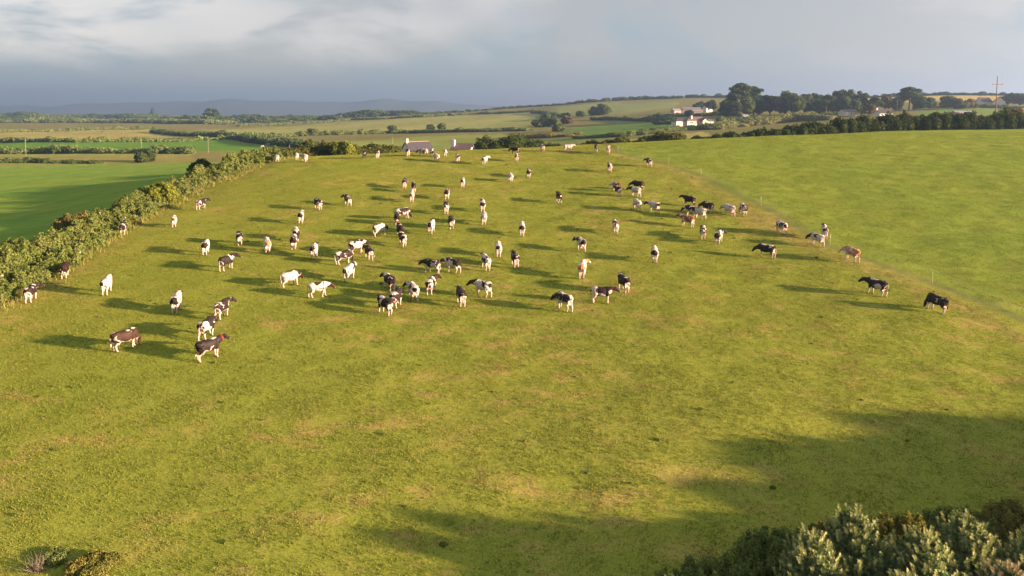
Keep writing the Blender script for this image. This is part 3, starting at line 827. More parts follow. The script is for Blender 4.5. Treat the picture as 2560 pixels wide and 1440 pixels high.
def wood_mass(name, label, P, hgt, wid, step, size, cols, seed, rows=2, var=.3):
    bl = hedge_blobs(P, [v * .8 for v in hgt], wid, step, seed, var=var, rows=rows)
    o = link(name, leaf_mesh(name, bl, size, .7, [tuple(1.15 * q for q in c) for c in cols], seed, core=.8, blobvar=.7), M_LEAF)
    tag(o, label, 'woodland', kind='stuff'); return o
wood_mass('woodland', 'long dark wooded belt along the left horizon', [pt(-150, 1500), pt(80, 1600), pt(240, 1700), pt(420, 1650)], [15, 17, 13, 14, 11], 70, 13, 2.6, WOOD_DARK, 201)
wood_mass('woodland', 'lower hedgy woodland in front of the left horizon belt', [pt(-150, 1050), pt(100, 1080), pt(200, 1120), pt(400, 1060), pt(560, 1000)], [7, 9, 6, 8, 7], 40, 9, 1.7, WOOD_MID, 202)
wood_mass('woodland', 'dark green wood on the rise at left centre of the horizon', [pt(430, 1120), pt(560, 1080), pt(700, 1120), pt(830, 1180)], [9, 14, 15, 11, 7], 45, 9, 1.8, WOOD_DARK, 203)
wood_mass('woodland', 'dark tree clumps along the ridge above the hay field', [pt(830, 1150), pt(880, 1150), pt(960, 1160), pt(1040, 1150)], [6, 11, 12, 8, 4], 25, 7, 1.6, WOOD_DARK, 204, 1)
tree('umbrella_pine', 'flat topped pine clump above the wood on the left horizon', pt(528, 1090), 25, 13, WOOD_DARK, 1.8, 211, 'pine', None)
tree('conifer_tree', 'lone pointed conifer on the far left horizon', pt(381, 1700), 25, 9, WOOD_DARK, 2.4, 212, 'cone', None)

FH = [
 ('low dark hedge at the far edge of the green meadow, left side', W3([(-60, 408), (70, 407), (250, 409)]), [2.0, 2.4, 1.2], 2.5, 1.6, .30, DARK_MIX, 1),
 ('bushy hedge behind the brown rough field at left', W3([(-80, 384), (120, 384), (280, 383), (480, 385)]), [3.0, 4.2, 2.6, 4.2], 4, 2.2, .42, WOOD_MID, 1),
 ('hedge between the bright green field and the hay field at left', W3([(-80, 357), (200, 356), (400, 355), (560, 349)]), [4.2, 3.4, 3.8, 3.4], 4, 3, .6, WOOD_MID, 1),
 ('thick dark hedge slanting down from the hay field toward the bank hedge', W3([(390, 332), (500, 341), (600, 350), (700, 362), (820, 378), (950, 386)]), [4, 4, 5.5, 5, 4.5, 3.5], 6, 3, .6, WOOD_DARK, 1),
 ('hedge along the top of the left hay field', W3([(-80, 333), (150, 328), (390, 322)]), [3.4, 3.4, 3.5], 5, 4, .8, WOOD_MID, 1),
 ('hedge with small trees along the bottom of the long hay field', W3([(560, 344), (640, 342), (800, 338), (1000, 333), (1200, 329), (1330, 326)]), [4.2, 3.8, 4.8, 3.6, 3.4, 3], 5, 3.5, .65, WOOD_MID, 1),
 ('hedge along the top of the long hay field', W3([(600, 316), (880, 300), (1060, 293), (1200, 285), (1350, 279)]), [4, 4, 4.5, 4, 3.5], 6, 5, .9, WOOD_MID, 1),
 ('short dark hedge at the right end of the hay field', W3([(1338, 283), (1370, 286), (1416, 293)]), [4, 5, 4], 6, 4, .9, WOOD_DARK, 1),
 ('skyline hedge running up the ridge at centre', [pt(1000, 1120), pt(1120, 1150), pt(1280, 1160), pt(1400, 1130)], [4, 4.5, 4.5, 4], 7, 6, 1.2, WOOD_DARK, 1),
 ('skyline hedge with bushes above the ridge field, right of centre', [pt(1395, 1120), pt(1480, 1100), pt(1600, 1090), pt(1720, 1060), pt(1830, 1000)], [4, 6.5, 7, 6, 7], 7, 6, 1.2, WOOD_DARK, 1),
 ('dark hedge below the broad tree clump', W3([(1480, 300), (1560, 301), (1640, 304), (1700, 305)], 350), [4, 4, 4, 4], 5, 3.5, .7, WOOD_DARK, 1),
 ('scrubby hedge below the pale green field', W3([(1440, 346), (1560, 342), (1650, 332), (1720, 326), (1800, 324)]), [2.2, 2.5, 3, 3.4, 3.4], 4, 2.2, .4, WOOD_MID, 1),
 ('mottled scrub strip between the hay field and the straw field', W3([(1250, 350), (1330, 345), (1400, 341), (1440, 338)]), [2, 3, 3, 2], 8, 2.5, .5, SCRUB_MIX, 2),
 ('grey green hedge in front of the white bungalow', W3([(1790, 324), (1830, 318), (1900, 312), (1990, 303), (2080, 300)], 220), [4.2, 5, 5, 5, 4], 5, 2.8, .5, [(.06, .075, .03), (.09, .11, .045), (.12, .14, .06), (.15, .16, .08)], 1),
 ('hedge at the foot of the wood behind the bungalow', [pt(1800, 440), pt(1900, 452), pt(2000, 455), pt(2090, 450)], [3.5, 3, 3.5, 3], 4, 3, .6, WOOD_MID, 1),
 ('skyline hedge along the tan stubble field at right', [pt(2150, 830), pt(2230, 810), pt(2330, 800), pt(2480, 760), pt(2600, 730)], [3.5, 6, 5, 4.5, 3.5], 5, 4, .8, WOOD_DARK, 1),
 ('hedge around the grey farm sheds', [pt(1640, 620), pt(1700, 590), pt(1790, 560), pt(1840, 520)], [4, 3.5, 4, 4], 6, 3.5, .7, WOOD_MID, 1),
 ('garden hedge left of the white bungalow', [pt(1640, 445), pt(1690, 430), pt(1700, 425)], [3, 3, 3], 3, 2.5, .5, WOOD_DARK, 1),
 ('hedge in front of the grey houses at far right', [pt(2330, 500), pt(2440, 490), pt(2560, 470)], [3, 3.5, 3], 4, 3, .6, WOOD_MID, 1),
]
for i, (lb, P, h, w, st, sz, cols, rows) in enumerate(FH):
    hedge('field_hedge', lb, P, [v * .64 for v in h], w, st, sz, .7, [tuple(1.4 * q for q in c) for c in cols], 300 + i, rows=rows)

# hedge just over the brow, behind the top of the pasture
hedge('brow_hedge', 'olive hedge behind the brow, from the bank hedge to the bungalow roof', [pt(690, 132), pt(760, 138), pt(840, 142), pt(900, 146), pt(1000, 152), pt(1075, 156)], [2.3, 2.7, 3.2, 2.8, 2.4, 1.6, 1.3], 3, 1.3, .24, 1.0, OLIVE_MIX[:1] + GREEN_MIX, 350)
hedge('brow_hedge', 'dark hedge behind the brow, right of the white cottage', [pt(1175, 164), pt(1200, 166), pt(1260, 166), pt(1330, 168), pt(1400, 170)], [3.2, 4.8, 5.4, 3.8, 2.8], 4, 1.5, .28, 1.0, DARK_MIX, 351)
hedge('brow_hedge', 'low ragged hedge behind the brow, near the fence corner', [pt(1400, 158), pt(1470, 156), pt(1560, 152), pt(1640, 152), pt(1700, 150)], [1.8, 2.1, 2.5, 2.2, 1.8], 2.4, 1.0, .22, 1.0, GREEN_MIX, 352, var=.45)
pb = pt(862, 137); bush('lime_green_bush', 'bright yellow green bush behind the brow at left centre', pb, 2.6, 4.2, .24, LIME_MIX, 353, 14)
pb = pt(1510, 149); bush('scrubby_thorn', 'scrubby thorn bush between two cows on the brow', pb, 1.2, 2.2, .2, OLIVE_MIX, 354, 8)
pb = far(366, 405); bush('lone_bush', 'lone dark bush in the brown rough field at left', pb, 4.2, 4.4, .34, DARK_MIX, 355, 12)
hedge('windswept_hedge', 'dark windswept hedge along the top of the right hand field', [pt(1690, 150), pt(1790, 151), pt(1900, 152), pt(2000, 155), pt(2130, 161), pt(2250, 163), pt(2400, 163), pt(2520, 163), pt(2700, 163)],
      [1.0, 1.7, 2.1, 2.6, 2.8, 3.3, 3.6, 3.7, 3.5, 3.3], 4.2, 1.25, .25, .75, DARK_MIX[:3] + GREEN_MIX[2:3], 360, var=.32, lean=(.3, 0), rows=3, foot=.15)
for i, (px, Y, r, h, lb) in enumerate(((2265, 168, 2.6, 5.4, 'yellow green bush top standing out of the windswept hedge'), (2540, 168, 3.4, 5.2, 'yellow green bush by the telegraph pole in the windswept hedge'),
                                       (2335, 169, 2.6, 5.2, 'dark hump of bush rising in the windswept hedge'))):
    bush('hedge_bush', lb, pt(px, Y), r, h, .26, OLIVE_MIX if i < 2 else DARK_MIX, 370 + i, 12)

# ---- foreground: young pines and gorse by the lower right corner, with taller trees out of frame beyond them
def pine_shoots(root, h, r, seed, nsh, pale, col):
    rr = np.random.RandomState(seed); V = []; C = []
    mb = MB(); mb.tube([(0, 0, 0), (.02, 0, h * .5), (0, .02, h * .97)], [.05 + h * .012, .04, .012], 6)
    tips = []
    for i in range(nsh):
        zf = rr.rand() ** .75; a = rr.rand() * 6.283
        q = r * math.sqrt(max(.03, 1 - zf ** 1.7)) * rr.uniform(.35, 1.0); z = h * (.18 + .72 * zf) + rr.normal(0, .06)
        tips.append((q * math.cos(a), q * math.sin(a), z, rr.uniform(.10, .30) * (1.35 if rr.rand() > .8 else 1)))
    tips.append((0, 0, h * .92, .38))
    for i, (x, y, z, ln) in enumerate(tips):
        if i % 3 == 0: mb.tube([(0, 0, max(.1, z - r * .5)), (x * .6, y * .6, z - .12), (x, y, z)], [.022, .016, .01], 4)
        out = np.array([x, y, 0]); out = out / (np.linalg.norm(out) + 1e-6) * rr.uniform(.1, .55); ax = np.array([0, 0, 1.]) + out; ax /= np.linalg.norm(ax)
        n = 95; t = rr.rand(n); th = rr.rand(n) * 6.283
        u = np.cross(ax, [1, .3, 0]); u /= np.linalg.norm(u); w = np.cross(ax, u)
        rd = u * np.cos(th)[:, None] + w * np.sin(th)[:, None]
        base = np.array([x, y, z]) + ax * (t * ln)[:, None] + rd * .008
        nl = .075 * rr.uniform(.7, 1.2, n); tip = base + rd * (nl * .75)[:, None] + ax * (nl * .75)[:, None]
        side = np.cross(rd, ax) * .0085
        V.append(np.stack([base - side, base + side, tip], 1).reshape(-1, 3))
        tint = rr.uniform(.75, 1.25); c = np.array(pale if rr.rand() < .8 else col) * tint
        C.append(np.tile(c, (3 * n, 1)) * np.repeat(rr.uniform(.8, 1.2, n), 3)[:, None])
        # older, greener needles under the shoot
        n2 = 45; t = rr.rand(n2); th = rr.rand(n2) * 6.283; rd = u * np.cos(th)[:, None] + w * np.sin(th)[:, None]
        base = np.array([x, y, z]) - (ax * .55 + np.array([x, y, 0]) * .25)[None] * (t * .45)[:, None]; nl = .11 * rr.uniform(.6, 1.3, n2)
        tip = base + rd * nl[:, None] * .9 + ax * nl[:, None] * .4; side = np.cross(rd, ax) * .011
        V.append(np.stack([base - side, base + side, tip], 1).reshape(-1, 3))
        C.append(np.tile(np.array(col) * rr.uniform(.7, 1.2), (3 * n2, 1)))
    V = np.concatenate(V); C = np.concatenate(C)
    bl = [(r * .5 * math.cos(k * 1.9) * (1 - k / 14), r * .5 * math.sin(k * 1.9) * (1 - k / 14), h * (.2 + .055 * k), r * (.52 - .03 * k), r * (.52 - .03 * k), h * .13) for k in range(12)]
    inner = leaf_mesh('inner', bl, .07, 1.5, [tuple(.8 * q for q in col), col, tuple(1.3 * q for q in col)], seed + 50, core=.6, stretch=1.8)
    v2 = np.empty(len(inner.vertices) * 3, np.float32); inner.vertices.foreach_get('co', v2); f2 = np.empty(len(inner.loops), np.int32); inner.loops.foreach_get('vertex_index', f2)
    c2 = np.empty(len(inner.vertices) * 4, np.float32); inner.color_attributes['Col'].data.foreach_get('color', c2); bpy.data.meshes.remove(inner)
    fall = np.concatenate([np.arange(len(V)).reshape(-1, 3), f2.reshape(-1, 3) + len(V)]); V = np.concatenate([V, v2.reshape(-1, 3)]); C = np.concatenate([C, c2.reshape(-1, 4)[:, :3]])
    mb.build('trunk', M_BARK, root)
    link('crown', mesh_np('crown', V, fall, 3, C), M_NEEDLE, root)
PALE = (.30, .345, .145); PINE_COL = (.115, .165, .065)
pines = [(8.9, 19.4, 2.7, 1.25, 'young pine with pale upright shoots, leftmost in the lower right corner'),
         (10.6, 20.3, 2.9, 1.35, 'young pine with a single tall leader, second from left in the corner'),
         (12.3, 19.6, 2.7, 1.5, 'bushy young pine with dense pale candles in the lower right corner'),
         (11, 18.2, 2.3, 1.2, 'young pine cut by the bottom edge below the bushy one'),
         (14.2, 20.6, 2.6, 1.25, 'young pine with forked shoots near the right edge'),
         (14.3, 18.9, 2.2, 1.15, 'pale pinkish young pine at the lower right edge'),
         (16.1, 20.2, 2.3, 1.2, 'young pine cut by the right edge of the view'),
         (9.3, 17.9, 2, 1, 'low young pine at the bottom edge beside dark gorse')]
for i, (x, y, h, r, lb) in enumerate(pines):
    root = empty('young_pine', (x, y, float(height(x, y)) - .05)); tag(root, lb, 'pine tree', 'young pines in the lower right corner')
    pine_shoots(root, h, r, 400 + i, int(170 * r), PALE if i != 5 else (.30, .27, .16), PINE_COL)
GORSE = [(.055, .088, .026), (.085, .13, .036), (.12, .168, .048), (.165, .195, .06)]
GOLD = [(.07, .085, .022), (.11, .125, .03), (.16, .16, .04), (.21, .185, .055)]
gb = [(4.9, 19.2, 1.4, 1.0, GORSE, 'dark gorse at the bottom edge, leftmost of the corner bushes'),
      (6.4, 19.7, 1.5, 1.15, GORSE, 'dark gorse bush left of the young pines at the bottom'),
      (8.6, 21.0, 1.4, 1.25, GORSE, 'darkest bush behind the leftmost young pine'),
      (7.2, 18.5, 1.3, 1.3, GORSE, 'low gorse at the bottom edge between bush and pine'),
      (10.8, 21.6, 1.4, 1.1, GOLD, 'brownish scrub behind the tall leader pine'),
      (13.2, 21.9, 1.5, 1.25, GOLD, 'yellow olive bush behind the dense candled pine'),
      (15.3, 22.2, 1.5, 1.25, GORSE, 'dark bush behind the forked pine near the right edge'),
      (17.4, 22.3, 1.7, 1.4, GOLD, 'golden topped bush at the right edge above the pines'),
      (12.9, 17.6, 1.4, 1.3, GORSE, 'dark undergrowth between the pines at the bottom edge'),
      (15.7, 18.0, 1.3, 1.4, GORSE, 'dark undergrowth in the very corner at lower right')]
for i, (x, y, r, h, c, lb) in enumerate(gb):
    bush('gorse_bush', lb, (x, y), r, h, .05, c, 430 + i, 16, 'gorse and scrub in the lower right corner', .42, 'bush', 110)
# trees standing outside the frame on the right; their shadows reach over the pasture
st = [(21.5, 22, 2.9, 1.9), (24, 22.3, 2.7, 1.9), (27, 22.6, 3.4, 2.1), (30, 22.4, 3.2, 2.1), (33, 23, 3.6, 2.2), (36.5, 23, 3.9, 2.3), (40, 23.3, 4.2, 2.4), (44, 24, 4.8, 2.6), (48, 24, 4.7, 2.6), (52.5, 25, 5.4, 2.8), (58, 25.5, 5.8, 3), (23.5, 24.3, 2.9, 2), (29.5, 24.8, 3.5, 2.2), (37, 25.5, 4.3, 2.4), (18.6, 21.2, 2.3, 1.3)]
for i, (x, y, h, r) in enumerate(st):
    tree('shelter_tree', 'windbreak tree beyond the right edge of the view, %s planted in its row' % ordn[i], (x, y), h, r, WOOD_DARK, .38, 460 + i, 'round', 'windbreak trees beyond the right edge', .15)
# bottom left corner
p = at(95, 1425); root = empty('dead_shrub', p); tag(root, 'bare grey dead shrub at the bottom left corner', 'shrub')
rr = np.random.RandomState(77); mb = MB()
for i in range(110):
    a = rr.rand() * 6.28; l = rr.uniform(.2, .5); e = rr.uniform(.25, 1.3); q = Vector((math.cos(a) * math.cos(e), math.sin(a) * math.cos(e), math.sin(e))) * l
    k = Vector(rr.normal(0, .09, 3)); b0 = Vector((rr.normal(0, .12), rr.normal(0, .12), 0))
    mb.tube([b0, b0 + q * .5 + k, b0 + q + k * 1.6], [.009, .006, .003], 3, False)
mb.build('twigs', M_DEAD, root)
p = at(225, 1432); bush('low_green_bush', 'low leafy green bush at the bottom left beside the dead shrub', p, .8, .35, .045, GOLD, 480, 10, None, 2.0)
p = at(262, 1408); bush('weed_clump', 'small leafy weed clump above the low green bush', p, .35, .25, .045, GORSE, 481, 6, None, 2.0)
p = at(140, 1395); bush('weed_clump', 'low tangle of weeds behind the dead shrub', p, .5, .25, .045, GORSE, 482, 7, None, 2.0)

# coarse tussocks, thistles and dung pats dotted over the pasture
def tussocks():
    r = np.random.RandomState(91); bl = []; X = r.uniform(-60, 70, 2600); Y = r.uniform(20, 118, 2600)
    ok = (np.abs(X) < .8 * Y) & (X > line_x(HEDGE_FOOT, Y) + 1) & (X < line_x(FENCE, Y) - 1)
    for x, y in list(zip(X[ok], Y[ok]))[:160]:
        s_ = r.uniform(.04, .09); bl.append((x, y, float(height(x, y)) + s_ * .25, s_ * r.uniform(1, 1.8), s_, s_ * r.uniform(.35, .7)))
    o = link('tussocks', leaf_mesh('tussocks', bl, .045, 1.6, [(.08, .12, .025), (.11, .15, .03), (.16, .16, .045)], 92, core=.7, stretch=2.0), M_LEAF)
    tag(o, 'scattered coarse tussocks and thistles dotted over the pasture', 'grass', kind='stuff')
    mb = MB()
    for x, y in list(zip(X[ok], Y[ok]))[420:470]:
        mb.ell((x, y, float(height(x, y)) + .02), (r.uniform(.07, .13), r.uniform(.07, .12), .03), 7, 4)
    o = mb.build('dung_pats', simple_mat('dung', (.035, .026, .014), .8, .3, 9)); tag(o, 'dark dung pats scattered over the grazed turf', 'dung', kind='stuff')
tussocks()

# ------------------------------------------------------------------ buildings
def roof_mesh(L, W, z0, rh, hip, ov=.35, th=.16):
    """pitched roof shell along x; hip = length of the sloping ends"""
    x, y = L / 2 + ov, W / 2 + ov; r = max(.01, L / 2 - hip + (ov if hip == 0 else 0))
    mb = MB()
    if hip == 0:      # open gable: two sloping slabs
        for sy in (-1, 1):
            b = len(mb.v); mb.v += [(-x, sy*y, z0), (x, sy*y, z0), (x, 0, z0+rh), (-x, 0, z0+rh), (-x, sy*y, z0+th), (x, sy*y, z0+th), (x, 0, z0+rh+th), (-x, 0, z0+rh+th)]
            mb.f += [tuple(b + i for i in f) for f in ((0,3,2,1),(4,5,6,7),(0,1,5,4),(1,2,6,5),(2,3,7,6),(3,0,4,7))]
        return mb
    for dz in (0, th):
        mb.v += [(-x, -y, z0 + dz), (x, -y, z0 + dz), (x, y, z0 + dz), (-x, y, z0 + dz), (-r, 0, z0 + rh + dz), (r, 0, z0 + rh + dz)]
    o = 6
    mb.f = [(o+0, o+1, o+5, o+4), (o+2, o+3, o+4, o+5), (o+1, o+2, o+5), (o+3, o+0, o+4),
            (4, 5, 1, 0), (5, 4, 3, 2), (5, 2, 1), (4, 0, 3), (0, 1, o+1, o+0), (1, 2, o+2, o+1), (2, 3, o+3, o+2), (3, 0, o+0, o+3)]
    return mb
def window(parent, x, z, w, h, y, face='front', sill=True):
    def put(mb, x0, x1, d0, d1, z0, z1):
        if face == 'front': mb.box(x0, x1, y - d1, y - d0, z0, z1)
        elif face == 'left': mb.box(y - d1, y - d0, x0, x1, z0, z1)
        else: mb.box(y + d0, y + d1, x0, x1, z0, z1)
    m = MB(); t = .09
    put(m, x - w/2, x - w/2 + t, -.02, .05, z, z + h); put(m, x + w/2 - t, x + w/2, -.02, .05, z, z + h)
    put(m, x - w/2 + t, x + w/2 - t, -.02, .05, z, z + t); put(m, x - w/2 + t, x + w/2 - t, -.02, .05, z + h - t, z + h)
    put(m, x - .035, x + .035, -.02, .045, z + t, z + h - t)
    o = m.build('window', M_FRAME, parent)
    m = MB(); put(m, x - w/2 + t, x + w/2 - t, -.015, .02, z + t, z + h - t); m.build('pane', M_GLASS, o)
    if sill:
        m = MB(); put(m, x - w/2 - .1, x + w/2 + .1, -.02, .14, z - .12, z - .003); m.build('sill', M_FRAME, o)
def door(parent, x, w, h, y):
    m = MB(); m.box(x - w/2, x + w/2, y - .05, y + .02, 0.02, h); d = m.build('door', M_DOOR, parent)
    m = MB(); m.box(x + w/2 - .2, x + w/2 - .12, y - .1, y - .05, 1.0, 1.1); m.build('handle', M_GALV, d)
def walls(parent, L, W, h, rh, mat, gable=True, name='wall', x0=0, y0=0, base=-.8):
    x, y = L/2, W/2; mb = MB()
    v = [(-x,-y,base),(x,-y,base),(x,y,base),(-x,y,base),(-x,-y,h),(x,-y,h),(x,y,h),(-x,y,h)]
    f = [(0,3,2,1),(0,1,5,4),(2,3,7,6)]
    if gable: v += [(-x,0,h+rh),(x,0,h+rh)]; f += [(1,2,6,9,5),(3,0,4,8,7),(4,5,9,8),(6,7,8,9)]
    else: f += [(1,2,6,5),(3,0,4,7),(4,5,6,7)]
    mb.add([(a + x0, b + y0, c) for a, b, c in v], f); return mb.build(name, mat, parent)
def chimney(parent, x, y, z0, z1, w=.8, mat=None):
    m = MB(); m.box(x - w/2, x + w/2, y - w/2, y + w/2, z0, z1); c = m.build('chimney', mat or M_WHITE, parent)
    m = MB(); m.box(x - w/2 - .08, x + w/2 + .08, y - w/2 - .08, y + w/2 + .08, z1, z1 + .12); m.build('cap', M_STONE, c)
    m = MB(); m.tube([(x, y, z1 + .12), (x, y, z1 + .5)], .13, 8); m.build('pot', M_DOOR, c)

def bungalow():
    p = pt(1738, 404, .2); root = empty('bungalow', p, math.radians(17)); root.scale = (.85,) * 3
    tag(root, 'white hip roofed bungalow with front gable on the hillside, right of centre', 'house')
    walls(root, 17, 8, 2.9, 2.6, M_CREAM, False)
    r = roof_mesh(17, 8, 2.903, 2.7, 4.2).build('roof', M_BROWNROOF, root)
    # left wing in shade, lower and set back
    walls(root, 7.5, 7, 2.6, 2, M_WHITE, False, 'wing', -12.2, 1.2)
    o = roof_mesh(8.5, 7, 2.603, 2.2, 3).build('wing_roof', M_SLATE, root); o.location = (-12.0, 1.2, 0)
    # front gable
    mb = MB(); mb.add([(2.2,-6.2,-.8),(6.6,-6.2,-.8),(6.6,-4.003,-.8),(2.2,-4.003,-.8),(2.2,-6.2,2.8),(6.6,-6.2,2.8),(6.6,-4.003,2.8),(2.2,-4.003,2.8),(4.4,-6.2,4.6),(4.4,-4.003,4.6)],
                      [(0,3,2,1),(0,1,5,8,4),(1,2,6,5),(3,0,4,7),(2,3,7,9,6),(4,8,9,7),(5,6,9,8)]); mb.build('gable', M_CREAM, root)
    mb = MB(); mb.v = [(1.85,-6.6,2.62),(4.4,-6.6,4.74),(6.95,-6.6,2.62),(1.85,-1.5,2.62),(4.4,-1.5,4.74),(6.95,-1.5,2.62)]
    mb.v += [(a,b,c+.16) for a,b,c in mb.v]
    mb.f = [(6,7,10,9),(7,8,11,10),(0,3,4,1),(1,4,5,2),(0,1,7,6),(1,2,8,7),(5,4,10,11),(4,3,9,10),(3,0,6,9),(2,5,11,8)]; mb.build('gable_roof', M_BROWNROOF, root)
    walls(root, 4.5, 5.5, 2.4, 1, M_CREAM, False, 'porch', 10.7, -.2)
    o = roof_mesh(4.9, 5.5, 2.403, 1.6, 1.8).build('porch_roof', M_BROWNROOF, root); o.location = (10.8, -.2, 0)
    chimney(root, -4.2, -2.2, 3.6, 6.4, 1.0)
    for x in (-5.2,): window(root, x, .9, 2.6, 1.3, -4.0)
    door(root, 0.2, 1.1, 2.1, -4.0); window(root, 4.4, .8, 1.5, 1.5, -6.2); window(root, 10.5, .9, 1.4, 1.1, -2.95)
    for x in (-14.2, -12.2, -10.3): window(root, x, .9, 1.0, 1.2, -2.3)
def gable_house():
    p = pt(1042, 228, .3); root = empty('gable_house', p, math.radians(44)); root.scale = (.88,) * 3
    tag(root, 'dark roofed house with roof windows and grey gable behind the brow', 'house')
    L, W, h, rh = 10.5, 7.5, 3.0, 4.0
    walls(root, L, W, h, rh, M_WHITE); roof_mesh(L, W, h + .02, rh, 0, .4).build('roof', M_SLATE, root)
    mb = MB(); mb.box(-L/2 - .4, L/2 + .4, -.16, .16, h + rh + .12, h + rh + .3); mb.build('ridge_tiles', simple_mat('ridge_clay', (.22, .12, .08)), root)
    chimney(root, -L/2 + .5, 0, h + rh - .6, h + rh + 1.3, .8)
    for x in (-1.6, 2.4):
        m = MB(); s = rh / (W/2 + .4); y0, y1 = -3.0, -1.9; z = lambda y: h + .02 + .16 + (y + W/2 + .4) * s
        m.add([(x-.35,y0,z(y0)+.05),(x+.45,y0,z(y0)+.05),(x+.45,y1,z(y1)+.05),(x-.45,y1,z(y1)+.05),(x-.35,y0,z(y0)-.1),(x+.45,y0,z(y0)-.1),(x+.45,y1,z(y1)-.1),(x-.45,y1,z(y1)-.1)],
              [(0,1,2,3),(0,4,5,1),(1,5,6,2),(2,6,7,3),(3,7,4,0)]); m.build('roof_window', M_GLASS, root)
    for x in (-3, 0, 3): window(root, x, .9, 1.3, 1.2, -W/2)
    window(root, 0, 3.4, 1.0, 1.2, -L/2, 'left'); window(root, 0, .9, 1.4, 1.2, -L/2, 'left'); door(root, 1.5, 1, 2.1, -W/2)
def cottage():
    p = pt(1158, 236, .2); root = empty('white_cottage', p, math.radians(-18))
    tag(root, 'white cottage with big white chimney behind the brow, left of dark bushes', 'house')
    L, W, h, rh = 7.0, 6, 3.3, 2.2
    walls(root, L, W, h, rh, M_WHITE); roof_mesh(L, W, h + .02, rh, 0, .3).build('roof', M_BROWNROOF, root)
    walls(root, 3.4, 5, 2.9, 1, M_WHITE, False, 'annexe', -L/2 - 1.72, -.2)
    m = MB(); m.box(-L/2 - 3.6, -L/2 - .003, -2.9, 2.5, 2.903, 3.08); m.build('annexe_roof', M_SLATE, root)
    chimney(root, -L/2 + .2, -1.2, h - .2, h + rh + 1.2, 1.3); window(root, 1.2, 1.5, 1.3, 1.2, -W/2); door(root, -1.0, 1, 2.1, -W/2)
def small_house(name, label, p, rz, L, W, h, rh, wm, rm, hip=0, ch=None, wins=2, group=None):
    root = empty(name, p, math.radians(rz)); root.scale = (.85,) * 3; tag(root, label, 'house' if 'shed' not in name else 'shed', group)
    walls(root, L, W, h, rh, wm, hip == 0); roof_mesh(L, W, h + .02, rh, hip, .3).build('roof', rm, root)
    for i in range(wins): window(root, -L/2 + L * (i + .5) / wins, .9, min(1.4, L / wins * .5), 1.2, -W/2)
    if wins: door(root, L * .02 + .1, .95, 2.05, -W/2)
    if ch is not None: chimney(root, ch, 0, h + rh - .7, h + rh + 1.2, .9)
    return root
bungalow(); gable_house(); cottage()
G_SHED = 'farm sheds on the hillside'
small_house('farm_shed', 'pale grey pitched shed, leftmost of the hillside farm sheds', pt(1690, 640), 20, 9, 7, 3.2, 2.5, M_STONE, M_TIN, 0, None, 0, G_SHED)
small_house('farm_shed', 'long grey roofed shed in the middle of the hillside farm', pt(1728, 655), -8, 20, 9, 3.4, 2.6, M_STONE, M_TIN, 0, None, 0, G_SHED)
small_house('farm_shed', 'low pale roofed lean-to shed in front of the long grey shed', pt(1745, 632), -8, 10, 5, 2.2, 1.0, M_STONE, simple_mat('pale_roof', (.26, .25, .24)), 0, None, 0, G_SHED)
small_house('farmhouse', 'farmhouse with white gable beside the grey sheds', pt(1768, 640), 30, 9, 6.5, 4.2, 3, M_WHITE, M_SLATE, 0, 3, 2)
small_house('small_house', 'low sunlit cream house between wood and windswept hedge', pt(2120, 425, .8), 16, 11.5, 6, 2.6, 1.3, M_CREAM, M_BROWNROOF, 0, None, 3)
small_house('small_house', 'dark roofed low white house right of the sunlit cream one', pt(2208, 405, -.8), 10, 10, 6, 2.3, 2.6, M_WHITE, M_SLATE, 0, -5, 3)
small_house('small_house', 'grey roofed house half hidden behind the windswept hedge', pt(2408, 262), 6, 9, 6, 2.4, 1.8, M_STONE, M_TIN, 0, None, 2)
small_house('small_house', 'low house with pale wall at the right edge behind the hedge', pt(2575, 255), 8, 12, 7, 2.6, 2.2, M_CREAM, M_TIN, 0, None, 2)
small_house('small_house', 'dark slate roofed house left of the telegraph pole', pt(2458, 545), 12, 11, 8, 3, 4.2, M_WHITE, M_SLATE, 0, None, 3)
small_house('small_house', 'grey gabled house just right of the telegraph pole', pt(2496, 540), 60, 11, 9, 3, 4.6, M_WHITE, M_SLATE, 0, None, 2)
small_house('small_house', 'tiny white gabled house among trees on the far left horizon', pt(280, 1165), 35, 12, 8, 3.4, 4, M_WHITE, M_SLATE, 0, None, 2)
small_house('small_house', 'small white gabled cottage at the edge of the wood', pt(1863, 462), 15, 5, 4, 2.2, 1.6, M_WHITE, M_TIN, 0, None, 1)

# ------------------------------------------------------------------ poles
M_POLEG = simple_mat('weathered_pole', (0.20, 0.18, 0.15), 0.9, 0.2, 4)
def pole(name, label, p, h, arm=None, group='poles across the farmland', mat=None, r=.13):
    root = empty(name, (p[0], p[1], float(height(p[0], p[1])) - .3)); tag(root, label, 'pole', group)
    m = MB(); m.tube([(0, 0, 0), (0, 0, h * .5), (0, 0, h + .3)], [r, r * .88, r * .72], 10); m.build('pole', mat or M_POLE, root, True)
    if arm:
        z = h - arm[1]; m = MB(); m.box(-arm[0]/2, arm[0]/2, -.17, -.05, z, z + .16); c = m.build('crossarm', M_POLE, root)
        for x in (-arm[0]/2 + .12, arm[0]/2 - .12):
            m = MB(); m.tube([(x, -.11, z + .16), (x, -.11, z + .26), (x, -.11, z + .40)], [.03, .075, .05], 8); m.build('insulator', M_INSUL, c)
    return root
tp = pole('telegraph_pole', 'tall brown telegraph pole with crossarm behind the windswept hedge at right', pt(2490, 173), 13.2, (2.7, 1.9), r=.13)
m = MB(); m.tube([(1.2, -.11, 11.3), (1.2, -.11, 10.7)], .03, 6); m.ell((1.2, -.11, 10.55), (.10, .10, .2)); m.build('fuse_switch', M_GALV, tp)
m = MB(); m.tube([(1.2, -.11, 11.75), (1.2, -.11, 14.1)], .018, 6); m.build('aerial_rod', M_GALV, tp)
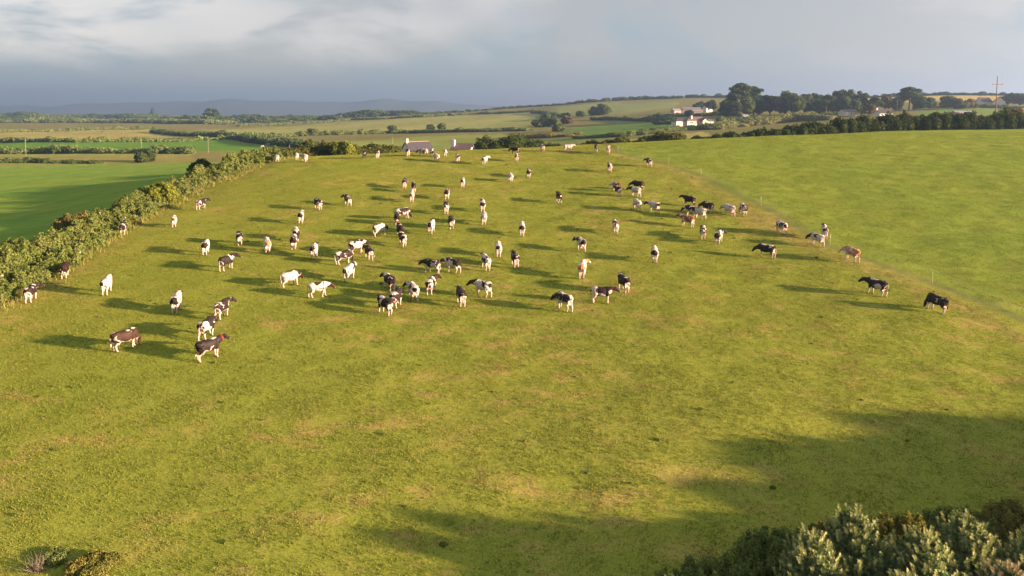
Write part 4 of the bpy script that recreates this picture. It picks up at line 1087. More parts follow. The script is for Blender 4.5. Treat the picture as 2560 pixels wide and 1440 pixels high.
m = MB(); m.tube([(-1.2, -.11, 11.3), (-.7, -.1, 7), (-.2, -.12, 3)], .015, 5); m.build('stay_wire', M_GALV, tp)
for px, Y, h, lb in ((60, 276, 7.5, 'pale pole standing in the brown rough field at far left'), (351, 300, 6, 'thin pole right of the lone dark bush at left'),
                     (518, 300, 7.5, 'thin pole above the left hedge at left centre'), (722, 210, 6, 'white topped thin pole behind the far end of the bank hedge'),
                     (981, 300, 7.5, 'thin pale pole left of the dark roofed gable house'), (1754, 440, 9, 'pole standing just behind the white bungalow'),
                     (2066, 430, 7, 'pole at the foot of the wood left of the cream house'), (2479, 500, 9, 'pale pole left of the telegraph pole among houses'),
                     (2243, 440, 8, 'left of the pale poles before the shaggy pine'), (2275, 440, 9.5, 'taller pale pole in front of the shaggy pine')):
    pole('utility_pole', lb, pt(px, Y), h, None, 'poles across the farmland', M_POLEG, .075)

# ------------------------------------------------------------------ electric fence on the right of the pasture
froot = empty('electric_fence', FENCE[3]); tag(froot, 'thin electric fence of pale stakes and wire right of the herd', 'fence')
inv = Matrix.Translation(-Vector(FENCE[3]))
stake = MB(); stake.tube([(0, 0, -.15), (0, 0, 1.05)], .010, 6); stake.box(-.05, .05, -.012, .012, .82, .85); stake.box(-.05, .05, -.012, .012, 1.02, 1.05)
sme = stake.mesh('stake'); sme.materials.append(M_STAKE)
Q, t = resample(FENCE, 12.5); tops = []
spots = [tuple(p[:2]) for p in FENCE[2:6]]
for q in Q:
    if min(math.hypot(q[0] - s[0], q[1] - s[1]) for s in spots) > 6: spots.append(tuple(q))
spots.sort(key=lambda s: -s[1])
for x, y in spots:
    o = link('stake', sme, None, froot); o.location = inv @ Vector((x, y, float(height(x, y))))
    o.rotation_euler = (random.uniform(-.05, .05), random.uniform(-.05, .05), random.uniform(0, 3))
    tops.append(Vector((x, y, float(height(x, y)))))
for zz in (.83, 1.03):
    m = MB(); pts = []
    for i in range(len(tops) - 1):
        a, b = tops[i], tops[i + 1]
        for k in range(4): f = k / 4; q = a.lerp(b, f); pts.append(inv @ Vector((q.x, q.y, q.z + zz - .06 * math.sin(math.pi * f))))
    m.tube(pts, .003, 4); m.build('wire', M_GALV, froot)

# ------------------------------------------------------------------ cows
def cow_mat():
    m, N, L = new_mat('cow_coat')
    out = N('ShaderNodeOutputMaterial'); b = N('ShaderNodeBsdfPrincipled'); b.inputs['Roughness'].default_value = .62; b.inputs['Specular IOR Level'].default_value = .12
    tc = N('ShaderNodeTexCoord')
    def A(n, t='OBJECT'):
        a = N('ShaderNodeAttribute'); a.attribute_name = n; a.attribute_type = t; return a
    def M(op, a, c=None, cl=False):
        x = N('ShaderNodeMath'); x.operation = op; x.use_clamp = cl
        for i, v in enumerate((a, c)):
            if v is None: continue
            if isinstance(v, (int, float)): x.inputs[i].default_value = v
            else: L(v, x.inputs[i])
        return x.outputs[0]
    def S(f, lo, hi):
        r = N('ShaderNodeMapRange'); r.interpolation_type = 'SMOOTHSTEP'; L(f, r.inputs[0]); r.inputs[1].default_value = lo; r.inputs[2].default_value = hi; return r.outputs[0]
    def MIX(f, a, c):
        x = N('ShaderNodeMix'); x.data_type = 'RGBA'; L(f, x.inputs[0])
        for s, v in ((6, a), (7, c)):
            if isinstance(v, tuple): x.inputs[s].default_value = (*v, 1)
            else: L(v, x.inputs[s])
        return x.outputs[2]
    seed = A('coat_seed').outputs['Fac']
    cb = N('ShaderNodeCombineXYZ'); L(seed, cb.inputs[0]); L(M('MULTIPLY', seed, 1.7), cb.inputs[1]); L(M('MULTIPLY', seed, -.6), cb.inputs[2])
    va = N('ShaderNodeVectorMath'); va.operation = 'ADD'; L(tc.outputs['Object'], va.inputs[0]); L(cb.outputs[0], va.inputs[1])
    n = N('ShaderNodeTexNoise'); n.inputs['Scale'].default_value = 1.7; n.inputs['Detail'].default_value = 3; n.inputs['Roughness'].default_value = .45; n.inputs['Distortion'].default_value = .5
    L(va.outputs[0], n.inputs['Vector'])
    nf = M('ADD', M('MULTIPLY', M('SUBTRACT', n.outputs['Fac'], .5), 2.1), .5)
    e = M('SUBTRACT', nf, A('coat_thr').outputs['Fac'])       # >0 dark
    e = M('MULTIPLY', e, 4.0)
    wob = M('MULTIPLY', M('SUBTRACT', n.outputs['Fac'], .5), 1.0)
    for pn in ('coat_pa', 'coat_pb', 'coat_pc'):
        a = A(pn); vm = N('ShaderNodeVectorMath'); vm.operation = 'SUBTRACT'; L(tc.outputs['Object'], vm.inputs[0]); L(a.outputs['Vector'], vm.inputs[1])
        ln = N('ShaderNodeVectorMath'); ln.operation = 'LENGTH'; L(vm.outputs[0], ln.inputs[0])
        rr_ = M('ABSOLUTE', a.outputs['Alpha']); ins = S(M('SUBTRACT', M('ADD', rr_, M('MULTIPLY', wob, rr_)), ln.outputs['Value']), -.03, .03)
        sg = M('SIGN', a.outputs['Alpha']); mx = N('ShaderNodeMix'); L(ins, mx.inputs[0]); L(e, mx.inputs[2]); L(sg, mx.inputs[3]); e = mx.outputs[0]
    # white lower legs and belly, head set apart
    sp = N('ShaderNodeSeparateXYZ'); L(tc.outputs['Object'], sp.inputs[0])
    head = A('head', 'GEOMETRY').outputs['Fac']
    lw = M('MULTIPLY', S(M('SUBTRACT', M('ADD', A('coat_leg').outputs['Fac'], M('MULTIPLY', wob, .6)), sp.outputs['Z']), -.02, .04), M('SUBTRACT', 1.0, head))
    mx = N('ShaderNodeMix'); L(lw, mx.inputs[0]); L(e, mx.inputs[2]); mx.inputs[3].default_value = -1.0; e = mx.outputs[0]
    hm = A('coat_head').outputs['Fac']
    mx = N('ShaderNodeMix'); L(M('MULTIPLY', head, M('ABSOLUTE', hm)), mx.inputs[0]); L(e, mx.inputs[2]); L(hm, mx.inputs[3]); e = mx.outputs[0]
    dark = S(e, -.06, .06)
    n2 = N('ShaderNodeTexNoise'); n2.inputs['Scale'].default_value = 14; n2.inputs['Detail'].default_value = 4; L(va.outputs[0], n2.inputs['Vector'])
    white = MIX(n2.outputs['Fac'], (.25, .23, .205), (.40, .375, .34))
    # mud on the lower legs
    white = MIX(M('MULTIPLY', S(sp.outputs['Z'], .45, .05), .35), white, (.30, .21, .12))
    c = MIX(dark, white, A('coat_dark').outputs['Color'])
    c = MIX(A('udder', 'GEOMETRY').outputs['Fac'], c, (.50, .28, .20))
    c = MIX(A('hoof', 'GEOMETRY').outputs['Fac'], c, (.03, .025, .02))
    c = MIX(A('muzzle', 'GEOMETRY').outputs['Fac'], c, (.12, .08, .07))
    L(c, b.inputs['Base Color']); L(b.outputs[0], out.inputs[0]); return m
M_COW = cow_mat()

def cow_shape(name, legs, neck, yaw, roll=0.0, tail=0.0):
    """one continuous body: overlapping volumes fused by a voxel remesh. x forward, z up.
    legs: forward swing of (front left, front right, hind left, hind right) feet; neck: head drop 0 (up) .. 1 (grazing)"""
    mb = MB()
    sec = [(-.90, 1.22, .07, .07), (-.86, 1.20, .17, .16), (-.78, 1.17, .27, .25), (-.64, 1.13, .335, .30), (-.42, 1.07, .385, .30), (-.1, 1.02, .425, .355),
           (.2, 1.00, .435, .345), (.42, 1.04, .415, .28), (.6, 1.09, .36, .22), (.74, 1.12, .27, .17), (.84, 1.13, .13, .09)]
    n = 20; bse = len(mb.v)
    for x, zc, hh, hw in sec:
        for k in range(n):
            t = 2 * math.pi * k / n; c, s = math.cos(t), math.sin(t); ex = .78
            yy = math.copysign(abs(c) ** ex, c) * hw; zz = math.copysign(abs(s) ** (.82 if s > 0 else 1.0), s) * hh
            mb.v.append((x, yy, zc + zz))
    for i in range(len(sec) - 1):
        for k in range(n):
            k2 = (k + 1) % n; mb.f.append((bse+i*n+k, bse+(i+1)*n+k, bse+(i+1)*n+k2, bse+i*n+k2))
    mb.f.append(tuple(bse + k for k in range(n))); mb.f.append(tuple(bse + (len(sec)-1)*n + k for k in reversed(range(n))))
    for s in (-1, 1): mb.ell((-.55, s * .22, 1.40), (.13, .07, .06)); mb.ell((-.84, s * .12, 1.32), (.08, .06, .06))     # hook and pin bones
    mb.ell((.45, 0, 1.44), (.28, .08, .07))                                                                            # withers
    feet = []
    for i, s in enumerate((1, -1)):
        f = legs[i]; lift = max(0, -f) * .18
        mb.tube([(.50, s*.15, 1.12), (.50, s*.19, .86), (.50 + f*.55, s*.18, .46), (.49 + f*.92, s*.17, .14 + lift), (.53 + f, s*.17, .07 + lift), (.55 + f, s*.17, .0 + lift)], [.17, .125, .068, .047, .062, .066], 10)
        mb.ell((.46, s*.19, 1.0), (.20, .10, .26)); feet.append((.54 + f, s*.17, lift))
        f = legs[2 + i]; lift = max(0, f) * .12
        mb.tube([(-.60, s*.16, 1.15), (-.52 + f*.2, s*.21, .86), (-.66 + f*.5, s*.18, .58), (-.77 + f*.65, s*.17, .50), (-.74 + f*.92, s*.17, .15 + lift), (-.70 + f, s*.17, .07 + lift), (-.68 + f, s*.17, lift)], [.24, .17, .088, .070, .048, .062, .066], 10)
        mb.ell((-.62, s*.19, .98), (.20, .115, .30)); feet.append((-.69 + f, s*.17, lift))
    mb.ell((-.50, 0, .70), (.24, .20, .19)); 
    for sx in (-.58, -.44):
        for s in (-1, 1): mb.tube([(sx, s*.08, .56), (sx, s*.085, .46)], [.035, .026], 6)
    # tail
    ty = tail
    mb.tube([(-.86, 0, 1.36), (-.95, ty*.1, 1.28), (-.97, ty*.3, 1.0), (-.955, ty*.7, .74), (-.95, ty, .58), (-.95, ty*1.05, .42)], [.05, .034, .028, .028, .055, .02], 8)
    # neck and head
    e0 = math.radians(14 - 78 * neck); nl = .56 + .12 * neck
    a = Vector((.58, 0, 1.20)); d = Vector((math.cos(e0), 0, math.sin(e0)))
    Ry = Matrix.Rotation(yaw, 3, 'Z')
    mid = a + Ry.lerp(Matrix.Identity(3), .5) @ (d * nl * .5); poll = mid + Ry @ (d * nl * .5)
    mb.tube([a - d * .12, a + d*.1, mid, poll], [.31, .29, .235, .165], 14)
    mb.tube([(.62, 0, .98), tuple(mid - Vector((0, 0, .12)) ), tuple(poll - Vector((0, 0, .06)))], [.18, .15, .10], 10)   # dewlap
    eh = math.radians(-38 - 42 * neck); hd = Ry @ Vector((math.cos(eh), 0, math.sin(eh))); up = Ry @ Vector((-math.sin(eh), 0, math.cos(eh))); side = hd.cross(up).normalized()
    h0 = poll + up * .05
    mb.tube([tuple(h0 - hd * .09), tuple(h0 + hd * .02), tuple(h0 + hd * .18), tuple(h0 + hd * .38), tuple(h0 + hd * .50), tuple(h0 + hd * .555)], [.08, .145, .145, .108, .10, .065], 12)
    mb.ell(h0 + hd * .12 - up * .06, (.15, .115, .13)); mb.ell(h0 + hd * .01 + up * .10, (.07, .08, .05))
    for s in (-1, 1):
        c = h0 + side * (s * .225) - up * .01; rot = Matrix((side * s, hd, up)).transposed()
        mb.ell(c, (.125, .055, .032), 10, 6, rot)
    me = mb.mesh(name); o = bpy.data.objects.new(name, me); COL.objects.link(o)
    md = o.modifiers.new('fuse', 'REMESH'); md.mode = 'VOXEL'; md.voxel_size = .021; md.use_smooth_shade = True
    sm = o.modifiers.new('soft', 'SMOOTH'); sm.factor = .5; sm.iterations = 4
    dc = o.modifiers.new('light', 'DECIMATE'); dc.ratio = .28
    dg = bpy.context.evaluated_depsgraph_get(); ev = o.evaluated_get(dg); res = bpy.data.meshes.new_from_object(ev)
    bpy.data.objects.remove(o); bpy.data.meshes.remove(me); res.name = name
    V = np.empty(len(res.vertices) * 3, np.float32); res.vertices.foreach_get('co', V); V = V.reshape(-1, 3)
    res.polygons.foreach_set('use_smooth', np.ones(len(res.polygons), bool))
    def attr(nm, w):
        at_ = res.attributes.new(nm, 'FLOAT', 'POINT'); at_.data.foreach_set('value', np.clip(w, 0, 1).astype(np.float32))
    hv = V - np.array(h0 - hd * .10); al = hv @ np.array(hd); dist = np.linalg.norm(V - np.array(h0 + hd * .2), axis=1)
    attr('head', ((al > 0) & (dist < .45)) * 1.0 * (V[:, 0] > .8))
    attr('muzzle', (dist < .6) * np.clip((al - .56) / .05, 0, 1) * (V[:, 0] > .7))
    attr('udder', np.clip(1.25 - np.linalg.norm((V - [-.50, 0, .64]) / [.26, .21, .21], axis=1), 0, .3) / .3 * (V[:, 2] < .72))
    attr('hoof', np.clip((.075 - V[:, 2]) / .02, 0, 1) * (V[:, 0] < .9))
    res.materials.clear(); res.materials.append(M_COW)
    res['collar'] = [*(mid + (poll - mid) * .35), *((poll - a).normalized())]
    return res
SHAPES = [
    cow_shape('cow_stand', (.03, -.02, .02, -.05), .02, 0.0),
    cow_shape('cow_walk', (.18, -.16, -.14, .16), .28, 0.1, 0, .03),
    cow_shape('cow_stride', (-.17, .17, .18, -.12), .18, .55, 0, -.03),
    cow_shape('cow_look', (.05, -.05, -.06, .08), .05, -.75, 0, .02),
    cow_shape('cow_graze', (.14, -.10, -.05, .10), 1.0, .15),
    cow_shape('cow_graze_aside', (-.08, .14, .12, -.08), .92, -.45, 0, .05),
    cow_shape('cow_low', (-.12, .10, .10, -.14), .5, .25, 0, -.04),
    cow_shape('cow_swish', (.15, -.12, .13, -.10), .15, .35, 0, -.32),
]
PATCH = {'RD': (-.86, 0, 1.12, .34), 'RDs': (-.9, .08, 1.16, .24), 'RW': (-.66, 0, 1.5, -.30), 'RWs': (-.70, .10, 1.46, -.17), 'SW': (.34, 0, 1.48, -.24), 'TS': (-.45, 0, 1.52, -.2),
         'SD': (.55, 0, 1.2, .50), 'LD': (-.58, .34, 1.12, .38), 'RF': (-.50, -.36, 1.15, .40), 'BW': (-.25, 0, .62, -.30), 'UW': (-.88, 0, .82, -.30), 'ND': (.85, 0, 1.3, .38), 'NW': (.6, 0, 1.4, -.34),
         'LW': (-.3, .4, .85, -.34), 'MD': (-.05, 0, 1.4, .36), 'FW': (.5, 0, .8, -.33), None: (0, 0, -9, .01)}
DARK = {'bk': (.015, .0125, .011), 'db': (.018, .010, .007), 'br': (.028, .017, .011), 'rd': (.14, .06, .027), 'tn': (.26, .14, .07), 'gr': (.22, .21, .20)}
# pixel of the feet, heading (0 away, 90 left, -90 right), shape, dark colour, whiteness, white below, head, patches, label
HERD = [
 (308, 588, 172, 0, 'bk', .30, .62, 1, ('NW', None), 'black cow facing the camera beside the left hedge bank'),
 (163, 697, -8, 4, 'db', .25, .60, 1, (None, None), 'dark cow with white hind legs casting shade on the hedge, second up the bank'),
 (79, 757, -20, 3, 'bk', .28, .66, 1, ('RWs', 'UW'), 'black cow with white rump spot at far left, nearest the hedge'),
 (268, 738, -14, 0, 'db', .76, .9, 1, ('LD', None), 'white cow with dark left hip and dark head, right of the hedge cows'),
 (315, 876, -72, 4, 'br', .26, .70, 1, ('RWs', 'BW'), 'dark brown grazing cow with white belly, lone at lower left'),
 (504, 525, -38, 3, 'bk', .34, .72, 1, ('UW', 'RWs'), 'black cow with white hind legs, highest one close to the hedge'),
 (435, 569, 0, 4, 'rd', .80, .9, -1, ('RDs', None), 'mostly white cow seen from behind near the hedge, brown under tail'),
 (515, 638, -10, 0, 'bk', .72, .9, 1, ('RD', None), 'white cow with dark rump patch and black head, left part of herd'),
 (599, 614, 2, 4, 'bk', .30, .60, 1, ('UW', None), 'black cow from behind with white stripe under tail, left part of herd'),
 (668, 634, 4, 0, 'tn', .72, .9, -1, ('RD', None), 'white and tan cow from behind, left part of herd'),
 (740, 604, 4, 6, 'bk', .34, .4, 1, ('NW', None), 'black cow half hidden directly behind a brown rumped cow'),
 (735, 624, -4, 1, 'db', .58, .72, 1, ('RD', 'LD'), 'brown rumped cow with white right side hiding a black cow'),
 (786, 648, -10, 0, 'bk', .66, .9, 1, ('RDs', None), 'white cow with black rump spot, left of the three clustered cows'),
 (568, 678, -42, 3, 'bk', .27, .58, 1, ('UW', None), 'black cow with tan white hind legs walking up right'),
 (727, 719, -62, 6, 'db', .84, .95, 1, ('ND', None), 'plain white cow with dark neck and head, behind the spotted white cow'),
 (796, 744, -86, 1, 'br', .66, .8, 1, ('MD', None), 'white cow with dark brown patches standing side on facing right'),
 (442, 784, -12, 0, 'bk', .64, .8, 1, ('RD', 'NW'), 'white rumped cow with black patches and head, above the brown grazer'),
 (556, 800, -30, 3, 'bk', .30, .68, 1, ('TS', 'UW'), 'black cow with white saddle and belly above the front pair'),
 (519, 850, -32, 1, 'bk', .27, .56, 1, ('RWs', 'UW'), 'black cow half hidden behind the red collared front cow'),
 (524, 901, -64, 0, 'bk', .24, .62, 1, ('BW', None), 'nearest cow, black with red collar and white udder facing right'),
 (753, 559, -6, 0, 'db', .70, .9, -1, ('RD', None), 'white cow with brown rump patch high in the left of the herd'),
 (795, 526, 24, 3, 'bk', .28, .60, 1, ('UW', None), 'black cow with white shins facing away left, alone near the top'),
 (869, 516, 20, 2, 'br', .28, .58, 1, ('UW', None), 'dark brown cow with white udder, alone near the top'),
 (1008, 549, -76, 5, 'bk', .42, .70, 1, ('RW', 'FW'), 'black cow with white rump side on behind another black cow'),
 (992, 563, 4, 4, 'bk', .30, .45, 1, (None, None), 'black cow from behind standing before the white rumped one'),
 (950, 592, -50, 6, 'bk', .62, .85, 1, ('RDs', 'ND'), 'white cow with black neck and face blaze turned right'),
 (1000, 594, 10, 4, 'bk', .26, .30, 1, (None, None), 'black backed cow hidden behind the white striped cow'),
 (1007, 618, 14, 1, 'bk', .36, .62, 1, ('TS', 'UW'), 'black cow with white stripes across its back'),
 (893, 636, -62, 1, 'bk', .56, .75, 1, ('RDs', 'RW'), 'white and black cow at the back of the cluster of three'),
 (860, 662, -66, 4, 'bk', .34, .66, 1, ('BW', 'UW'), 'black cow with white belly at the front left of the cluster of three'),
 (922, 652, 16, 7, 'bk', .29, .60, 1, ('UW', None), 'black cow swinging its tail right of the cluster of three'),
 (874, 705, -26, 0, 'bk', .74, .9, -1, ('RDs', 'ND'), 'white cow with black neck stripe below the cluster of three'),
 (973, 729, 24, 7, 'bk', .30, .60, 1, ('NW', None), 'black cow with white shoulder band flicking its tail'),
 (992, 772, -22, 1, 'bk', .30, .62, 1, ('RW', 'UW'), 'black cow with white rump top beside a black cow facing left'),
 (962, 790, 36, 3, 'bk', .26, .50, 1, ('SW', 'UW'), 'black cow with thin white shoulder stripe, lowest of the centre group'),
 (1032, 755, 16, 2, 'bk', .68, .9, 1, ('RDs', None), 'white cow with black head right of the centre group'),
 (1079, 738, -16, 3, 'db', .34, .66, 1, ('RW', None), 'dark brown cow with white tail stripe turning its head right'),
 (1152, 768, 12, 0, 'bk', .28, .60, 1, ('UW', None), 'black cow with white stockings walking away below the centre'),
 (1206, 745, 52, 2, 'bk', .60, .90, 1, ('ND', 'RDs'), 'white cow with black shoulder patch and black head facing left'),
 (1080, 685, 62, 1, 'bk', .30, .62, 1, ('LW', 'UW'), 'black cow with white flank patch, left of a pair facing left'),
 (1131, 684, 56, 2, 'bk', .50, .72, 1, ('BW', None), 'black and white cow, right of the pair facing left'),
 (1214, 678, 16, 0, 'db', .60, .85, 1, (None, None), 'white cow with scattered dark patches right of the facing left pair'),
 (1246, 644, 2, 0, 'db', .80, .95, -1, ('RDs', None), 'white cow walking away with small dark rump mark near centre'),
 (1287, 671, 12, 0, 'bk', .27, .58, 1, ('UW', None), 'black cow with white udder walking away just right of centre'),
 (1079, 586, -12, 0, 'db', .70, .9, 1, ('RDs', None), 'white cow with dark ears and brown rump spot in mid herd'),
 (1128, 574, 4, 4, 'bk', .27, .40, 1, ('UW', None), 'black cow from behind with white tail stroke in mid herd'),
 (1115, 536, 2, 0, 'bk', .40, .72, 1, ('UW', None), 'black backed cow with white hindquarters, middle of a column of three'),
 (1118, 499, -4, 1, 'db', .52, .80, 1, ('RD', None), 'greyish white cow with dark rump at the top of the column'),
 (1206, 530, 2, 0, 'db', .64, .90, 1, ('RD', None), 'white cow with brown rump directly behind a grey cow'),
 (1210, 563, 0, 4, 'gr', .44, .66, 1, (None, None), 'dark grey and white cow from behind in front of the brown rumped one'),
 (1305, 592, 0, 0, 'db', .68, .9, -1, ('RD', None), 'white cow with large dark rump patch right of centre'),
 (1012, 472, -6, 0, 'bk', .32, .66, 1, ('TS', 'UW'), 'black cow with white saddle, left of the upper centre trio'),
 (1034, 481, 6, 0, 'bk', .27, .60, 1, (None, None), 'black cow behind the white cow of the upper centre trio'),
 (1030, 506, -4, 0, 'rd', .76, .9, -1, ('RDs', None), 'white cow with tan tail mark, lowest of the upper centre trio'),
 (1157, 470, -2, 0, 'db', .62, .9, -1, ('RDs', 'MD'), 'white legged cow with dark back, alone in upper centre'),
 (1276, 456, 12, 4, 'gr', .86, .95, -1, (None, None), 'pale grey white cow grazing in upper centre'),
 (1322, 446, -2, 0, 'bk', .34, .80, 1, (None, None), 'black topped cow with long white legs right of the pale grazer'),
 (1144, 408, 4, 0, 'bk', .36, .72, 1, ('UW', None), 'black topped cow with white hind legs below the brow'),
 (1213, 412, -22, 3, 'bk', .66, .9, -1, ('RDs', 'MD'), 'white and dark cow looking right below the cottage'),
 (1292, 405, 0, 0, 'bk', .38, .78, 1, ('UW', None), 'black cow with white legs in front of a black side on cow'),
 (1287, 385, 72, 6, 'bk', .22, .10, 1, (None, None), 'plain black cow side on at the brow facing left'),
 (1020, 392, 4, 0, 'bk', .30, .62, 1, ('UW', None), 'black cow with white udder on the brow before the house roof'),
 (1065, 391, 2, 0, 'tn', .50, .70, 0, (None, None), 'tan cow from behind on the brow, left of the dark brown one'),
 (1080, 390, -10, 0, 'br', .30, .4, 1, ('NW', None), 'dark brown cow wedged between tan and grey cows on the brow'),
 (1091, 405, 22, 1, 'gr', .62, .85, 1, ('RDs', None), 'grey white cow below the brow in front of the tan cows'),
 (1113, 393, 2, 0, 'tn', .38, .60, 0, (None, None), 'smooth tan cow alone on the brow right of the grey cow'),
 (1054, 390, 40, 6, 'bk', .66, .8, 1, (None, None), 'white cow mostly hidden behind the tan cow on the brow'),
 (692, 405, 8, 0, 'bk', .66, .9, 1, ('MD', None), 'white cow with dark marks at the far end of the hedge'),
 (742, 401, 2, 0, 'rd', .72, .9, -1, ('UW', None), 'white cow with tan udder, left of the brow pair'),
 (762, 406, 18, 1, 'bk', .70, .9, 1, ('ND', None), 'white cow with black shoulder, right of the brow pair'),
 (911, 396, 4, 0, 'bk', .28, .50, 1, ('UW', None), 'black cow with white tail on the brow in front of the bushes'),
 (944, 397, -8, 0, 'br', .40, .74, 1, ('UW', None), 'brown and white cow on the brow right of the black one'),
 (1356, 379, 10, 7, 'bk', .46, .78, 1, ('UW', None), 'black and white cow on the brow left of the white side on cow'),
 (1421, 379, -84, 0, 'gr', .84, .95, -1, (None, None), 'white cow standing side on at the brow facing right'),
 (1490, 381, 2, 0, 'bk', .32, .62, 1, ('UW', None), 'black cow by the thorn bush on the brow'),
 (1521, 385, -4, 0, 'rd', .52, .66, 0, ('UW', 'RF'), 'orange and white cow on the brow at the fence corner'),
 (1524, 431, 6, 0, 'bk', .36, .72, 1, ('UW', None), 'black cow with white hind legs, upper right below the orange cow'),
 (1622, 418, 22, 2, 'bk', .32, .70, 1, ('RWs', 'UW'), 'black cow with white legs nearest the top of the fence'),
 (1397, 509, 12, 0, 'bk', .26, .45, 1, (None, None), 'plain black cow walking away alone right of centre'),
 (1540, 479, 48, 6, 'rd', .56, .8, -1, ('RD', None), 'white and orange cow behind a small black cow'),
 (1544, 490, 20, 1, 'bk', .28, .50, 1, ('UW', None), 'black cow standing in front of the white and orange one'),
 (1594, 476, 70, 6, 'bk', .22, .30, 1, (None, None), 'black cow hidden behind the belted white cow'),
 (1588, 493, 50, 2, 'bk', .56, .85, 1, ('ND', None), 'white cow with black belt and head facing left'),
 (1592, 528, 20, 4, 'gr', .74, .85, 0, ('RDs', None), 'pale grey cow with dark rump, left of two white cows'),
 (1634, 532, 50, 2, 'bk', .64, .95, 1, ('RDs', None), 'white cow with black head and back spots, right of two white cows'),
 (1538, 586, 6, 0, 'bk', .56, .85, 1, ('MD', None), 'white cow with black neck and saddle alone right of centre'),
 (1452, 630, 22, 2, 'bk', .58, .90, 1, ('RD', None), 'white cow with round black rump patch and black head'),
 (1456, 697, -6, 3, 'tn', .66, .85, 0, ('RD', None), 'white and tan cow from behind above the side on cow'),
 (1636, 657, 2, 0, 'bk', .58, .85, 1, ('RD', 'NW'), 'white shouldered cow with black hindquarters alone at right'),
 (1558, 733, 26, 3, 'bk', .28, .62, 1, ('TS', 'UW'), 'black cow with white saddle behind the side on cow'),
 (1505, 758, -88, 0, 'bk', .46, .68, 1, ('RW', 'MD'), 'black and white cow with red collar side on facing right'),
 (1409, 780, 42, 6, 'bk', .50, .85, 1, ('ND', 'UW'), 'white and black mottled cow facing left, lowest right of centre'),
 (1722, 516, 66, 0, 'bk', .20, .20, 1, (None, None), 'all black cow at the top of the right hand cluster'),
 (1768, 534, 52, 6, 'db', .34, .62, 1, ('UW', None), 'dark brown cow at the right back of the right hand cluster'),
 (1748, 549, 50, 2, 'bk', .62, .85, 1, (None, None), 'mottled white and black cow in the middle of the right hand cluster'),
 (1726, 543, 56, 6, 'bk', .50, .85, 1, (None, None), 'black spotted white cow squeezed behind the red brown cow'),
 (1716, 569, 62, 0, 'rd', .30, .58, 1, ('UW', None), 'red brown cow with white udder facing left'),
 (1757, 598, 2, 1, 'bk', .44, .72, 1, ('UW', 'TS'), 'black and white cow below the right hand cluster'),
 (1797, 612, -14, 3, 'bk', .56, .72, 1, ('RD', None), 'white sided cow with black rump right of the cluster'),
 (1821, 541, 46, 6, 'gr', .66, .9, 1, ('RDs', None), 'pale speckled cow beside a grazing black and white cow'),
 (1857, 540, 20, 4, 'bk', .44, .66, 1, ('SW', None), 'black and white cow with head down beside the fence'),
 (1952, 586, 34, 5, 'bk', .56, .80, 1, ('RDs', None), 'white and black cow grazing alone near the fence'),
 (2060, 598, 6, 0, 'bk', .50, .72, 1, ('RD', 'UW'), 'black rumped cow by the fence behind a pale mottled cow'),
 (2041, 616, 52, 6, 'bk', .66, .9, 1, ('ND', None), 'pale mottled cow with dark head facing left by the fence'),
 (1915, 645, 76, 6, 'bk', .22, .60, 1, ('SW', 'UW'), 'large black cow side on facing left with thin white shoulder stripe'),
 (2127, 655, 46, 6, 'tn', .42, .56, -1, ('RD', None), 'orange brown cow with white head by the fence'),
 (2190, 740, 60, 7, 'bk', .24, .56, 1, ('SW', 'LW'), 'black cow with white shoulder band flicking its tail, far right'),
 (2339, 781, 58, 4, 'bk', .22, .60, 1, (None, None), 'rightmost cow, black with white legs, grazing'),
]
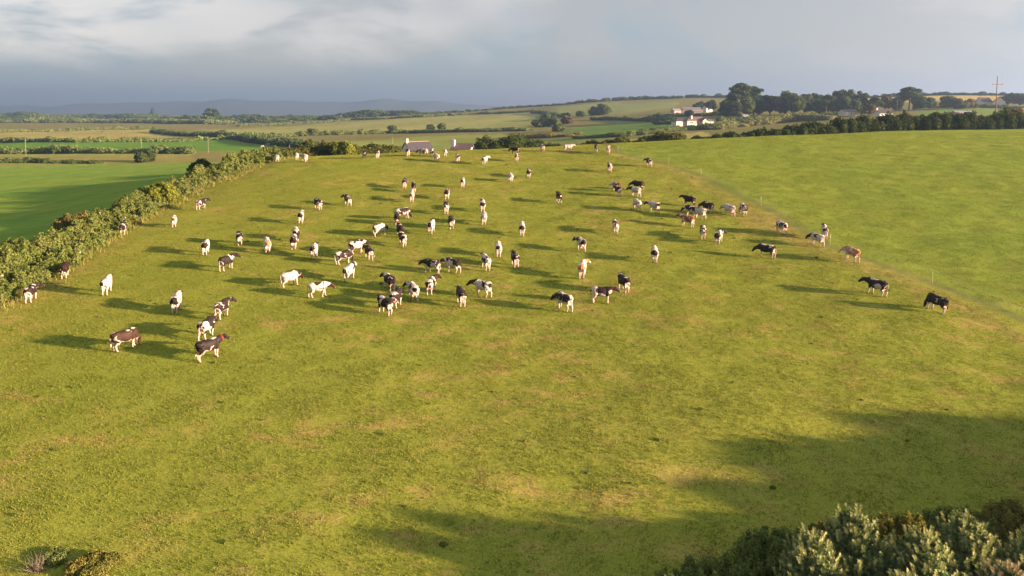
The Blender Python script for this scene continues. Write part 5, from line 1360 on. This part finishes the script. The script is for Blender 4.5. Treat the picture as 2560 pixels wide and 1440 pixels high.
def place_cow(px, py, head, shape, dk, thr, leg, hd, patches, label, i, group, ymin=0, base=None):
    p = at(px, py, ymin) if base is None else base
    az = math.atan2(-p[0], p[1])                   # heading is told against the line of sight
    h = math.radians(head) + az
    c = np.array([p[0], p[1]]) + .5 * abs(math.cos(h - az)) * np.array([-math.sin(az), math.cos(az)])
    z = float(height(c[0], c[1]))
    o = link('cow', SHAPES[shape]); o.location = (c[0], c[1], z)
    fx, fy = -math.sin(h), math.cos(h)             # forward direction
    gp = (float(height(c[0] + fx * .6, c[1] + fy * .6)) - float(height(c[0] - fx * .6, c[1] - fy * .6))) / 1.2
    s = random.uniform(.765, .825)
    o.rotation_euler = Euler((0, -math.atan(gp), math.pi / 2 + h), 'XYZ')
    o.scale = (s, s * random.uniform(1.02, 1.10), s)
    o['coat_seed'] = float(3.7 * i + 1.3); o['coat_thr'] = float(thr); o['coat_leg'] = float(leg); o['coat_head'] = float(hd)
    o['coat_dark'] = [float(v) for v in DARK[dk]]
    for k, nm in enumerate(('coat_pa', 'coat_pb', 'coat_pc')):
        o[nm] = [float(v) for v in PATCH[patches[k] if k < len(patches) else None]]
    tag(o, label, 'cow', group)
    if label.startswith('nearest') or 'with red collar side' in label:
        cl = SHAPES[shape]['collar']; cc = Vector(cl[:3]); ax = Vector(cl[3:]); a = ax.orthogonal().normalized(); b = ax.cross(a)
        m = MB(); n = 18; rr_ = .228
        for dx, r2 in ((-.016, rr_), (.016, rr_), (.016, rr_ + .012), (-.016, rr_ + .012)):
            for k in range(n): t = 2 * math.pi * k / n; m.v.append(tuple(cc + ax * dx + a * (r2 * math.cos(t)) + b * (r2 * math.sin(t))))
        for q in range(4):
            for k in range(n): k2 = (k + 1) % n; q2 = (q + 1) % 4; m.f.append((q*n+k, q*n+k2, q2*n+k2, q2*n+k))
        m.build('collar', M_RED, o)
    return o
for i, row in enumerate(HERD): place_cow(*row, i, 'cows spread over the grazed pasture')
G_FAR = 'cattle grazing in the distant fields'
FARC = [(885, 299, -80, 'rd', .5, 'left of the two reddish dots of cattle at the top of the hay field'), (952, 299, 80, 'rd', .3, 'right of the two reddish dots of cattle at the top of the hay field'),
        (1110, 294, 80, 'bk', .85, 'tiny white cow high on the hay field'), (1134, 292, -80, 'bk', .2, 'tiny black cow high on the hay field beside the white one'),
        (255, 332, 80, 'bk', .2, 'black dot of cattle, middle of the left hay field'), (307, 336, -70, 'bk', .2, 'black dot of cattle, right of middle in the left hay field'),
        (374, 329, 60, 'bk', .2, 'black dot of cattle near the right end of the left hay field'), (158, 329, 80, 'bk', .2, 'black dot of cattle under the top hedge of the left hay field'),
        (475, 336, -80, 'bk', .2, 'black dot of cattle in the right corner of the left hay field'),
        (656, 369, 80, 'bk', .85, 'tiny white animal in the bright green field at left centre'), (670, 364, -80, 'bk', .85, 'second tiny white animal further up the bright green field')]
for i, (px, py, h, dk, thr, lb) in enumerate(FARC):
    place_cow(px, py, h, 4 if i % 2 else 0, dk, thr, .5, 0, (None, None), lb, 200 + i, G_FAR, 150, far(px, py))
print('cows', len(HERD) + len(FARC))
